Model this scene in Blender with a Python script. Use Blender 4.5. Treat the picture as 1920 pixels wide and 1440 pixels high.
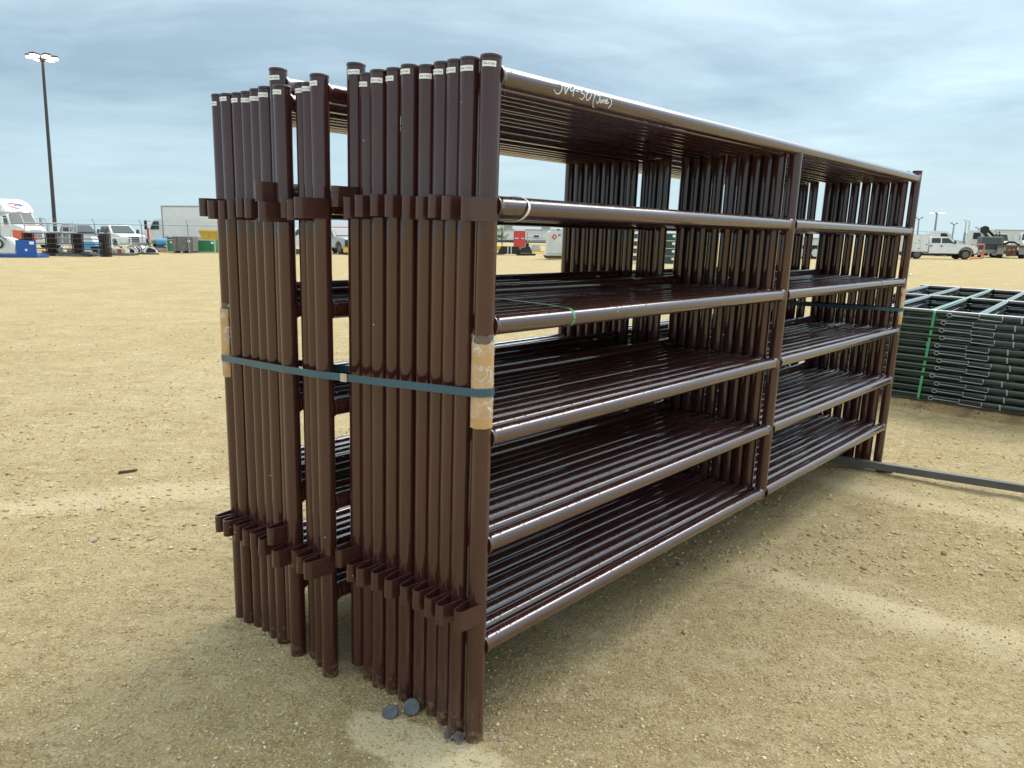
import bpy, bmesh, math, random
import numpy as np
from mathutils import Matrix, Vector, Quaternion
R = math.radians
random.seed(7); rng = np.random.default_rng(7)
for o in list(bpy.data.objects): bpy.data.objects.remove(o)
sc = bpy.context.scene; COL = sc.collection

# ------------------------------------------------------------------ camera
F = 1407.48; HC = 1.42; PITCH = math.atan(0.1951); ROLL = 0.0129
fw = Vector((0, math.cos(PITCH), -math.sin(PITCH)))
rt0 = Vector((1, 0, 0)); up0 = rt0.cross(fw)
rt = rt0*math.cos(ROLL)+up0*math.sin(ROLL); up = -rt0*math.sin(ROLL)+up0*math.cos(ROLL)
CAM = Vector((0, 0, HC))
cd = bpy.data.cameras.new('camera'); cam = bpy.data.objects.new('camera', cd); COL.objects.link(cam)
cd.sensor_width = 36; cd.lens = 36*F/1920; cd.clip_start = .05; cd.clip_end = 8000
cam.matrix_world = Matrix(((rt.x, up.x, -fw.x, 0), (rt.y, up.y, -fw.y, 0), (rt.z, up.z, -fw.z, HC), (0, 0, 0, 1)))
sc.camera = cam
sc.render.resolution_x = 1024; sc.render.resolution_y = 768

# ------------------------------------------------------------------ sky, sun, exposure
SUN_EL, SUN_AZ = R(50), R(42)          # azimuth from +Y towards +X
w = bpy.data.worlds.new('World'); sc.world = w; w.use_nodes = True
nt = w.node_tree; N = nt.nodes; LK = nt.links; N.clear()
def nd(t, **k):
    n = N.new(t)
    for a, b in k.items(): setattr(n, a, b)
    return n
out = nd('ShaderNodeOutputWorld'); bg = nd('ShaderNodeBackground')
sky = nd('ShaderNodeTexSky', sky_type='NISHITA'); sky.sun_disc = False
sky.sun_elevation = SUN_EL; sky.sun_rotation = SUN_AZ; sky.air_density = 1.2; sky.dust_density = 2.0
tc = nd('ShaderNodeTexCoord'); sep = nd('ShaderNodeSeparateXYZ'); LK.new(tc.outputs['Generated'], sep.inputs[0])
def mth(op, a, b=None, clamp=False):
    n = nd('ShaderNodeMath', operation=op); n.use_clamp = clamp
    for i, v in enumerate((a, b)):
        if v is None: continue
        if isinstance(v, (int, float)): n.inputs[i].default_value = v
        else: LK.new(v, n.inputs[i])
    return n.outputs[0]
zc = mth('MAXIMUM', sep.outputs[2], 0.0); den = mth('ADD', zc, 0.13)
cx = mth('DIVIDE', sep.outputs[0], den); cy = mth('DIVIDE', sep.outputs[1], den)
comb = nd('ShaderNodeCombineXYZ'); LK.new(cx, comb.inputs[0]); LK.new(cy, comb.inputs[1])
def noise(scale, det, rough, dist, loc):
    mp = nd('ShaderNodeMapping'); mp.inputs['Location'].default_value = loc; LK.new(comb.outputs[0], mp.inputs[0])
    mp.inputs['Scale'].default_value = (1.0, 1.5, 1); mp.inputs['Rotation'].default_value = (0, 0, R(-14))
    n = nd('ShaderNodeTexNoise'); n.inputs['Scale'].default_value = scale; n.inputs['Detail'].default_value = det
    n.inputs['Roughness'].default_value = rough; n.inputs['Distortion'].default_value = dist
    LK.new(mp.outputs[0], n.inputs['Vector']); return n.outputs['Fac']
n1 = noise(.50, 6, .55, .5, (4.6, 2.9, 0)); n2 = noise(1.9, 6, .56, .4, (8.2, 4.4, 0))
cl = mth('ADD', mth('MULTIPLY', n1, .70), mth('MULTIPLY', n2, .30))
ramp = nd('ShaderNodeValToRGB'); LK.new(cl, ramp.inputs[0])
e = ramp.color_ramp.elements
e[0].position = .38; e[0].color = (.310, .445, .560, 1)
e[1].position = .63; e[1].color = (.620, .785, .875, 1)
m = e.new(.48); m.color = (.405, .560, .675, 1)
m = e.new(.57); m.color = (.505, .680, .785, 1)
hor = nd('ShaderNodeMix', data_type='RGBA')      # towards the horizon the deck thins to a pale even band
hz = nd('ShaderNodeMapRange'); LK.new(sep.outputs[2], hz.inputs[0]); hz.inputs[1].default_value = .005; hz.inputs[2].default_value = .20
hz.inputs[3].default_value = .92; hz.inputs[4].default_value = 0; hz.interpolation_type = 'SMOOTHSTEP'
LK.new(hz.outputs[0], hor.inputs[0]); LK.new(ramp.outputs[0], hor.inputs[6]); hor.inputs[7].default_value = (.550, .735, .815, 1)
skb = nd('ShaderNodeMix', data_type='RGBA'); skb.blend_type = 'MIX'; skb.inputs[0].default_value = .90
sks = nd('ShaderNodeVectorMath', operation='SCALE'); LK.new(sky.outputs[0], sks.inputs[0]); sks.inputs['Scale'].default_value = 1.0
cs = nd('ShaderNodeVectorMath', operation='SCALE'); LK.new(hor.outputs[2], cs.inputs[0]); cs.inputs['Scale'].default_value = 10.0
LK.new(sks.outputs[0], skb.inputs[6]); LK.new(cs.outputs[0], skb.inputs[7])
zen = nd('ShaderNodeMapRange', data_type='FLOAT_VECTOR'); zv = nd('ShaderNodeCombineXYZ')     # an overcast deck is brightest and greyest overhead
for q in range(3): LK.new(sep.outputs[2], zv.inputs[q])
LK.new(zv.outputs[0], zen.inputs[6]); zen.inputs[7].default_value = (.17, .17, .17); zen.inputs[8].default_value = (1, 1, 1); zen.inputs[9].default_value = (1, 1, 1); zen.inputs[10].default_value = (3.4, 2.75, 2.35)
# the veiled sun brightens the deck round it
gd = nd('ShaderNodeVectorMath', operation='DOT_PRODUCT'); LK.new(tc.outputs['Generated'], gd.inputs[0]); gd.inputs[1].default_value = (math.sin(SUN_AZ)*math.cos(SUN_EL), math.cos(SUN_AZ)*math.cos(SUN_EL), math.sin(SUN_EL))
glow = mth('ADD', mth('MULTIPLY', mth('POWER', mth('MAXIMUM', gd.outputs['Value'], 0.0), 9.0), 1.4), .96)
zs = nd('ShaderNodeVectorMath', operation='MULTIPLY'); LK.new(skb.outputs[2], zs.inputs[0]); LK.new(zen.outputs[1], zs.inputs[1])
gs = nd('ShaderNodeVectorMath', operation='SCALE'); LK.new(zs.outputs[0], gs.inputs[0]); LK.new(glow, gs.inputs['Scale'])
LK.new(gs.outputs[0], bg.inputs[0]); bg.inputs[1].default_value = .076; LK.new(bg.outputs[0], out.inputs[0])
sd = bpy.data.lights.new('sun', 'SUN'); sun = bpy.data.objects.new('sun', sd); COL.objects.link(sun)
sd.energy = 1.2; sd.angle = R(40); sd.color = (1, .97, .92)
sv = Vector((math.sin(SUN_AZ)*math.cos(SUN_EL), math.cos(SUN_AZ)*math.cos(SUN_EL), math.sin(SUN_EL)))
sun.rotation_euler = sv.to_track_quat('Z', 'Y').to_euler(); sun.location = (0, 0, 30)
vs = sc.view_settings; vs.view_transform = 'Standard'; vs.look = 'None'; vs.gamma = 1; vs.exposure = 0.67
sc.render.engine = 'CYCLES'
sc.cycles.max_bounces = 6; sc.cycles.glossy_bounces = 5; sc.cycles.diffuse_bounces = 3; sc.cycles.transparent_max_bounces = 12

# ------------------------------------------------------------------ pixel helpers (photo pixels, 1920 x 1440)
def ray(px, py): return (rt*((px-960)/F)+up*(-(py-720)/F)+fw)
def at(px, py, Y):
    d = ray(px, py); return CAM+d*(Y/d.y)
def gx(px, Y, z=0.0):                       # ground point at depth Y under pixel column px (near the horizon)
    p = at(px, 445, Y); return Vector((p.x, Y, z))

# frame of the panel bundle (u along the rails, w across the stack, v up), solved from the photograph
def _bundle():
    yaw, pit, rol = .733611, .206543, .0322458; C = Vector((-1.351295, -1.311954, 1.418204))
    f_ = Vector((math.cos(yaw)*math.cos(pit), math.sin(yaw)*math.cos(pit), -math.sin(pit)))
    r_ = f_.cross(Vector((0, 0, 1))).normalized(); u_ = r_.cross(f_)
    r2 = r_*math.cos(rol)+u_*math.sin(rol); u2 = -r_*math.sin(rol)+u_*math.cos(rol)
    def tw(v): return rt*v.dot(r2)+up*v.dot(u2)+fw*v.dot(f_)
    ex, ey, ez = tw(Vector((1, 0, 0))), tw(Vector((0, 1, 0))), tw(Vector((0, 0, 1)))
    o = CAM+tw(-C)
    return Matrix(((ex.x, ey.x, ez.x, o.x), (ex.y, ey.y, ez.y, o.y), (ex.z, ey.z, ez.z, o.z), (0, 0, 0, 1)))
BM = _bundle(); BN = Vector((BM[0][2], BM[1][2], BM[2][2])); BO = BM.translation
def tilt(x, y):                             # the yard dips slightly to the right around the bundle
    z = BO.z-(BN.x*(x-BO.x)+BN.y*(y-BO.y))/BN.z
    r = np.hypot(x-.8, y-3.0); s = np.clip((r-4.0)/10.0, 0, 1); s = 1-s*s*(3-2*s)
    return z*s
def vnoise(x, y, seed):
    r = np.random.default_rng(seed); T = r.random((64, 64))
    xi = np.floor(x).astype(int); yi = np.floor(y).astype(int); fx = x-xi; fy = y-yi
    fx = fx*fx*(3-2*fx); fy = fy*fy*(3-2*fy)
    g = lambda a, b: T[a % 64, b % 64]
    return (g(xi, yi)*(1-fx)+g(xi+1, yi)*fx)*(1-fy)+(g(xi, yi+1)*(1-fx)+g(xi+1, yi+1)*fx)*fy-.5
def gz(x, y):
    x = np.asarray(x, float); y = np.asarray(y, float)
    r = np.hypot(x, y); s = np.clip(1-(r-45)/30, 0, 1)
    b = vnoise(x*.9, y*.9, 1)*.022+vnoise(x*3.1+7, y*3.1, 2)*.014+vnoise(x*9+3, y*9, 3)*.011+vnoise(x*23, y*23, 4)*.004
    # faint wheel ruts across the yard
    a = x*.94+y*.34
    b = b+.010*np.sin((y*.94-x*.34)*4.2+vnoise(x*.4, y*.4, 5)*3)*np.clip((r-4)/3, 0, 1)
    near = np.clip((np.hypot(x-.2, y-2.0)-.0)/1.0, .35, 1)
    return tilt(x, y)+b*s*near
def ground_hit(px, py):
    d = ray(px, py); t = HC/-d.z
    for _ in range(30):
        p = CAM+d*t; t += (p.z-float(gz(p.x, p.y)))/-d.z
    p = CAM+d*t; return Vector((p.x, p.y, float(gz(p.x, p.y))))

# ------------------------------------------------------------------ materials
MATS = {}
def mat(name, col=(.5, .5, .5), rough=.5, metal=0, coat=0, var=.0, vscale=8., bump=0., bscale=60., spec=.5, coat_ior=1.5, emit=None, estr=0, alpha=1, trans=0):
    if name in MATS: return MATS[name]
    m = bpy.data.materials.new(name); m.use_nodes = True; t = m.node_tree; b = t.nodes['Principled BSDF']
    b.inputs['Base Color'].default_value = (*col, 1); b.inputs['Roughness'].default_value = rough
    b.inputs['Metallic'].default_value = metal; b.inputs['Coat Weight'].default_value = coat; b.inputs['Coat Roughness'].default_value = .06
    b.inputs['Coat IOR'].default_value = coat_ior; b.inputs['Specular IOR Level'].default_value = spec
    b.inputs['Alpha'].default_value = alpha; b.inputs['Transmission Weight'].default_value = trans
    if emit: b.inputs['Emission Color'].default_value = (*emit, 1); b.inputs['Emission Strength'].default_value = estr
    if var or bump:
        c = t.nodes.new('ShaderNodeTexCoord'); n = t.nodes.new('ShaderNodeTexNoise'); n.inputs['Scale'].default_value = vscale; n.inputs['Detail'].default_value = 6
        t.links.new(c.outputs['Object'], n.inputs['Vector'])
        if var:
            r = t.nodes.new('ShaderNodeValToRGB'); r.color_ramp.elements[0].position = .3; r.color_ramp.elements[1].position = .72
            r.color_ramp.elements[0].color = (*[x*(1-var) for x in col], 1); r.color_ramp.elements[1].color = (*[min(1, x*(1+var*.6)) for x in col], 1)
            t.links.new(n.outputs['Fac'], r.inputs[0]); t.links.new(r.outputs[0], b.inputs['Base Color'])
            mr = t.nodes.new('ShaderNodeMapRange'); mr.inputs[3].default_value = rough*.8; mr.inputs[4].default_value = min(1, rough*1.3)
            t.links.new(n.outputs['Fac'], mr.inputs[0]); t.links.new(mr.outputs[0], b.inputs['Roughness'])
        if bump:
            n2 = t.nodes.new('ShaderNodeTexNoise'); n2.inputs['Scale'].default_value = bscale; n2.inputs['Detail'].default_value = 3
            t.links.new(c.outputs['Object'], n2.inputs['Vector'])
            bp = t.nodes.new('ShaderNodeBump'); bp.inputs['Strength'].default_value = bump; bp.inputs['Distance'].default_value = .01
            t.links.new(n2.outputs['Fac'], bp.inputs['Height']); t.links.new(bp.outputs[0], b.inputs['Normal'])
    MATS[name] = m; return m

def pipe_paint(name, base, dirt, drops=.55, ior=1.60, cr=(.015, .09)):
    """gloss dipped paint, wet: drops sit on it, a little dust and runs in it"""
    m = bpy.data.materials.new(name); m.use_nodes = True; t = m.node_tree; b = t.nodes['Principled BSDF']; L = t.links
    c = t.nodes.new('ShaderNodeTexCoord'); g = t.nodes.new('ShaderNodeNewGeometry')
    n = t.nodes.new('ShaderNodeTexNoise'); n.inputs['Scale'].default_value = 3.5; n.inputs['Detail'].default_value = 4; L.new(g.outputs['Position'], n.inputs['Vector'])
    r = t.nodes.new('ShaderNodeValToRGB'); r.color_ramp.elements[0].position = .35; r.color_ramp.elements[0].color = (*base, 1)
    r.color_ramp.elements[1].position = .8; r.color_ramp.elements[1].color = (*dirt, 1); L.new(n.outputs['Fac'], r.inputs[0])
    def mx(f, a, c):
        q = t.nodes.new('ShaderNodeMix'); q.data_type = 'RGBA'; L.new(f, q.inputs[0]); L.new(a, q.inputs[6]); q.inputs[7].default_value = (*c, 1); return q.outputs[2]
    # nicks in the coat and soil splashed on the feet
    vn = t.nodes.new('ShaderNodeTexVoronoi'); vn.inputs['Scale'].default_value = 34; L.new(g.outputs['Position'], vn.inputs['Vector']); sn = t.nodes.new('ShaderNodeSeparateColor'); L.new(vn.outputs['Color'], sn.inputs[0])
    k1 = t.nodes.new('ShaderNodeMath'); k1.operation = 'GREATER_THAN'; k1.inputs[1].default_value = .955; L.new(sn.outputs[1], k1.inputs[0])
    k2 = t.nodes.new('ShaderNodeMath'); k2.operation = 'LESS_THAN'; k2.inputs[1].default_value = .075; L.new(vn.outputs['Distance'], k2.inputs[0])
    k3 = t.nodes.new('ShaderNodeMath'); k3.operation = 'MULTIPLY'; L.new(k1.outputs[0], k3.inputs[0]); L.new(k2.outputs[0], k3.inputs[1])
    cc = mx(k3.outputs[0], r.outputs[0], (.42, .38, .34))
    ps = t.nodes.new('ShaderNodeSeparateXYZ'); L.new(g.outputs['Position'], ps.inputs[0])
    zz = t.nodes.new('ShaderNodeMapRange'); L.new(ps.outputs[2], zz.inputs[0]); zz.inputs[1].default_value = -.02; zz.inputs[2].default_value = .16; zz.inputs[3].default_value = .72; zz.inputs[4].default_value = .30
    nz = t.nodes.new('ShaderNodeTexNoise'); nz.inputs['Scale'].default_value = 45; nz.inputs['Detail'].default_value = 4; nz.inputs['Roughness'].default_value = .7; L.new(g.outputs['Position'], nz.inputs['Vector'])
    df = t.nodes.new('ShaderNodeMath'); df.operation = 'SUBTRACT'; L.new(zz.outputs[0], df.inputs[0]); L.new(nz.outputs['Fac'], df.inputs[1])
    dm = t.nodes.new('ShaderNodeMapRange'); dm.inputs[1].default_value = 0; dm.inputs[2].default_value = .22; dm.inputs[3].default_value = 0; dm.inputs[4].default_value = .55; L.new(df.outputs[0], dm.inputs[0])
    cc = mx(dm.outputs[0], cc, (.30, .22, .12)); L.new(cc, b.inputs['Base Color'])
    b.inputs['Roughness'].default_value = .3; b.inputs['Specular IOR Level'].default_value = .1
    b.inputs['Coat Weight'].default_value = 1; b.inputs['Coat IOR'].default_value = ior
    mr = t.nodes.new('ShaderNodeMapRange'); mr.inputs[1].default_value = .3; mr.inputs[2].default_value = .75; mr.inputs[3].default_value = cr[0]; mr.inputs[4].default_value = cr[1]
    n3 = t.nodes.new('ShaderNodeTexNoise'); n3.inputs['Scale'].default_value = 14; n3.inputs['Detail'].default_value = 2; L.new(g.outputs['Position'], n3.inputs['Vector'])
    L.new(n3.outputs['Fac'], mr.inputs[0]); L.new(mr.outputs[0], b.inputs['Coat Roughness'])
    # water drops: round voronoi caps, only in some cells
    v = t.nodes.new('ShaderNodeTexVoronoi'); v.inputs['Scale'].default_value = 120; L.new(g.outputs['Position'], v.inputs['Vector'])
    d = t.nodes.new('ShaderNodeMapRange'); d.interpolation_type = 'SMOOTHSTEP'; d.inputs[1].default_value = .05; d.inputs[2].default_value = .34; d.inputs[3].default_value = 1; d.inputs[4].default_value = 0
    L.new(v.outputs['Distance'], d.inputs[0])
    sp = t.nodes.new('ShaderNodeSeparateColor'); L.new(v.outputs['Color'], sp.inputs[0])
    gt = t.nodes.new('ShaderNodeMath'); gt.operation = 'GREATER_THAN'; gt.inputs[1].default_value = drops; L.new(sp.outputs[0], gt.inputs[0])
    mu = t.nodes.new('ShaderNodeMath'); mu.operation = 'MULTIPLY'; L.new(d.outputs[0], mu.inputs[0]); L.new(gt.outputs[0], mu.inputs[1])
    nn = t.nodes.new('ShaderNodeSeparateXYZ'); L.new(g.outputs['Normal'], nn.inputs[0])
    upf = t.nodes.new('ShaderNodeMapRange'); upf.inputs[1].default_value = .55; upf.inputs[2].default_value = .85; L.new(nn.outputs[2], upf.inputs[0])
    mu2 = t.nodes.new('ShaderNodeMath'); mu2.operation = 'MULTIPLY'; L.new(mu.outputs[0], mu2.inputs[0]); L.new(upf.outputs[0], mu2.inputs[1])
    bp = t.nodes.new('ShaderNodeBump'); bp.inputs['Strength'].default_value = .7; bp.inputs['Distance'].default_value = .0016; L.new(mu2.outputs[0], bp.inputs['Height'])
    # slow waviness of the dipped coat
    n4 = t.nodes.new('ShaderNodeTexNoise'); n4.inputs['Scale'].default_value = 26; n4.inputs['Detail'].default_value = 1; L.new(g.outputs['Position'], n4.inputs['Vector'])
    b2 = t.nodes.new('ShaderNodeBump'); b2.inputs['Strength'].default_value = .05; b2.inputs['Distance'].default_value = .006; L.new(n4.outputs['Fac'], b2.inputs['Height']); L.new(bp.outputs[0], b2.inputs['Normal'])
    L.new(b2.outputs[0], b.inputs['Normal']); L.new(b2.outputs[0], b.inputs['Coat Normal'])
    MATS[name] = m; return m
BROWN = pipe_paint('brown_paint', (.052, .0142, .0120), (.064, .0200, .0160))
RAILP = pipe_paint('wet_brown_paint', (.050, .0138, .0118), (.060, .0190, .0155), ior=1.95, cr=(.01, .06))
CLIPP = pipe_paint('brown_strap_paint', (.058, .0200, .0160), (.070, .0270, .0210), ior=1.5, cr=(.18, .34))
GREENP = pipe_paint('green_paint', (.005, .017, .012), (.008, .024, .017))
WHITE = mat('white_paint', (.74, .76, .76), .35, coat=.4, var=.06, vscale=2)
WHITED = mat('dusty_white_paint', (.62, .64, .63), .5, var=.12, vscale=1.5)
GREYP = mat('grey_paint', (.10, .105, .11), .3, coat=.5)
GLASS = mat('dark_glass', (.012, .017, .02), .10, spec=.45)
GLASSP = mat('pale_glass', (.028, .042, .045), .12, spec=.45)
RUBBER = mat('rubber', (.018, .018, .019), .75, var=.2)
BLACK = mat('black_paint', (.012, .012, .014), .4)
PLAST = mat('grey_plastic', (.055, .06, .065), .5)
CHROME = mat('bright_metal', (.62, .63, .64), .25, metal=1)
GALV = mat('galvanised_steel', (.36, .38, .40), .45, metal=.7, var=.15, vscale=4)
STEEL = mat('weathered_steel', (.125, .122, .115), .6, metal=.25, var=.35, vscale=5, bump=.15)
RUST = mat('rusty_steel', (.16, .075, .045), .8, var=.4, vscale=3, bump=.2)
WOOD = mat('weathered_wood', (.30, .225, .14), .85, var=.3, vscale=6)
WOODG = mat('grey_wood', (.20, .19, .175), .85, var=.3, vscale=6)
YELLOW = mat('yellow_paint', (.85, .52, .07), .45, var=.12, vscale=1.5)
PYELLOW = mat('pale_yellow_paint', (.66, .56, .25), .45)
BLUE = mat('blue_paint', (.015, .10, .42), .4, var=.1)
LBLUE = mat('light_blue_paint', (.10, .36, .62), .4, var=.1)
GREEN = mat('green_sheet', (.02, .22, .07), .45, var=.12, vscale=1)
RED = mat('red_paint', (.55, .06, .055), .45, var=.1)
ORANGE = mat('orange_paint', (.72, .16, .08), .5, var=.12)
AMBER = mat('amber_lens', (.7, .25, .03), .2)
TAN = mat('cardboard', (.58, .355, .160), .85, var=.14, vscale=30, bump=.15, bscale=40)
STRAPB = mat('blue_strap', (.026, .092, .140), .32, coat=.3, var=.12, vscale=9)
STRAPG = mat('green_strap', (.06, .33, .14), .35, coat=.3)
PAPER = mat('white_sticker', (.88, .88, .87), .5)
INK = mat('black_ink', (.06, .06, .07), .6)
CHALK = mat('white_marker', (.80, .80, .80), .6)
CONC = mat('pale_concrete', (.45, .45, .44), .8)
TEXW = mat('pale_cladding', (.66, .69, .71), .6, var=.05)

# ------------------------------------------------------------------ mesh builder
class MB:
    def __init__(s): s.v = []; s.f = []; s.sm = []
    def add(s, vs, fs, sm=False):
        o = len(s.v); s.v += [tuple(v) for v in vs]; s.f += [tuple(i+o for i in f) for f in fs]; s.sm += [sm]*len(fs); return s
    def box(s, c, d, rot=None):
        c = Vector(c); q = [Vector((x*d[0]/2, y*d[1]/2, z*d[2]/2)) for x in (-1, 1) for y in (-1, 1) for z in (-1, 1)]
        if rot is not None: q = [rot@p for p in q]
        return s.add([c+p for p in q], [(0, 1, 3, 2), (4, 6, 7, 5), (0, 4, 5, 1), (2, 3, 7, 6), (0, 2, 6, 4), (1, 5, 7, 3)])
    def rings(s, rings, n, caps=True, closed=False):
        o = []; fs = []
        for k in rings: o += k
        m = len(rings)
        for k in range(m if closed else m-1):
            a = k*n; b = ((k+1) % m)*n
            for i in range(n):
                j = (i+1) % n; fs.append((a+i, a+j, b+j, b+i))
        s.add(o, fs, True)
        if caps and not closed:
            s.add(rings[0], [tuple(range(n))[::-1]]); s.add(rings[-1], [tuple(range(n))])
        return s
    def cyl(s, a, b, r, r2=None, n=16, caps=True, prof=None):
        a = Vector(a); b = Vector(b); d = (b-a); l = d.length; d.normalize()
        x = d.orthogonal().normalized(); y = d.cross(x)
        if prof is None: prof = [(0, r), (1, r if r2 is None else r2)]
        rs = [[a+d*(l*t)+(x*math.cos(2*math.pi*i/n)+y*math.sin(2*math.pi*i/n))*rr for i in range(n)] for t, rr in prof]
        return s.rings(rs, n, caps)
    def tube(s, pts, r, n=8, closed=False, caps=True):
        pts = [Vector(p) for p in pts]; m = len(pts); rs = []; x = None
        for k, p in enumerate(pts):
            a = pts[k-1] if (k or closed) else p; b = pts[(k+1) % m] if (k < m-1 or closed) else p
            d = (b-a).normalized()
            x = d.orthogonal().normalized() if x is None else (x-d*x.dot(d)).normalized()
            y = d.cross(x); rs.append([p+(x*math.cos(2*math.pi*i/n)+y*math.sin(2*math.pi*i/n))*r for i in range(n)])
        return s.rings(rs, n, caps, closed)
    def ribbon(s, pts, wdir, w, t, closed=False, nrm=None):
        """flat strap: pts is the inner line, wdir its width direction, t its thickness outwards"""
        pts = [Vector(p) for p in pts]; m = len(pts); rs = []; wd = Vector(wdir).normalized()
        for k, p in enumerate(pts):
            a = pts[k-1] if (k or closed) else p; b = pts[(k+1) % m] if (k < m-1 or closed) else p
            d = (b-a).normalized(); nn = d.cross(wd).normalized()
            if nrm: nn = nn*nrm
            rs.append([p-wd*w/2, p+wd*w/2, p+wd*w/2+nn*t, p-wd*w/2+nn*t])
        o = []; fs = []
        for k in rs: o += k
        for k in range(m if closed else m-1):
            a = k*4; b = ((k+1) % m)*4
            for i in range(4): fs.append((a+i, a+(i+1) % 4, b+(i+1) % 4, b+i))
        if not closed: fs += [(3, 2, 1, 0), tuple((m-1)*4+i for i in range(4))]
        return s.add(o, fs)
    def prism(s, poly, hw, y0=None):
        """side outline (x,z) extruded across y; hw a half width or a function of (x,z); y0 for a slab from y0 to hw"""
        h = hw if callable(hw) else (lambda x, z: hw)
        n = len(poly)
        A = [(x, -h(x, z) if y0 is None else y0, z) for x, z in poly]; B = [(x, h(x, z), z) for x, z in poly]
        return s.add(A+B, [tuple(range(n)), tuple(range(2*n-1, n-1, -1))]+[((i+1) % n, i, n+i, n+(i+1) % n) for i in range(n)])
    def quad(s, *p): return s.add(p, [tuple(range(len(p)))])
    def plate(s, pts, t):
        """polygon with thickness along its normal, proud of the given points"""
        P = [Vector(p) for p in pts]; n = (P[1]-P[0]).cross(P[2]-P[0]).normalized(); k = len(P)
        return s.add([p-n*t for p in P]+[p+n*t for p in P], [tuple(range(k))[::-1], tuple(range(k, 2*k))]+[(i, (i+1) % k, k+(i+1) % k, k+i) for i in range(k)])
    def ring(s, c, ax, R0, r, n=20, m=6):
        c = Vector(c); ax = Vector(ax).normalized(); x = ax.orthogonal().normalized(); y = ax.cross(x)
        return s.tube([c+(x*math.cos(2*math.pi*i/n)+y*math.sin(2*math.pi*i/n))*R0 for i in range(n)], r, m, True)
    def mesh(s, name, mt, bevel=0):
        me = bpy.data.meshes.new(name); me.from_pydata(s.v, [], s.f)
        bm = bmesh.new(); bm.from_mesh(me)
        for f, k in zip(bm.faces, s.sm): f.smooth = k
        if bevel:
            bmesh.ops.remove_doubles(bm, verts=bm.verts, dist=1e-5)
            bmesh.ops.recalc_face_normals(bm, faces=bm.faces)
            ed = [e for e in bm.edges if len(e.link_faces) == 2 and e.calc_face_angle(0) > .4]
            bmesh.ops.bevel(bm, geom=ed, offset=bevel, segments=2, affect='EDGES', clamp_overlap=True)
            for f in bm.faces: f.smooth = True
        else: bmesh.ops.recalc_face_normals(bm, faces=bm.faces)
        bm.to_mesh(me); bm.free()
        if bevel: me.set_sharp_from_angle(angle=R(35))
        me.materials.append(mt); return me
    def build(s, name, mt, parent=None, bevel=0): return put(s.mesh(name, mt, bevel), name, parent)
def put(me, name, parent=None, loc=None):
    o = bpy.data.objects.new(name, me); COL.objects.link(o)
    if parent: o.parent = parent
    if loc is not None: o.location = loc
    return o
def tag(o, label, cat, group=None, kind=None):
    if label: o['label'] = label
    if cat: o['category'] = cat
    if group: o['group'] = group
    if kind: o['kind'] = kind
    return o
def thing(name, label, cat, loc=(0, 0, 0), rz=0, group=None, mw=None):
    o = bpy.data.objects.new(name, None); COL.objects.link(o); o.empty_display_size = .2
    if mw is not None: o.matrix_world = mw
    else: o.location = loc; o.rotation_euler = (0, 0, rz)
    return tag(o, label, cat, group)

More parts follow.
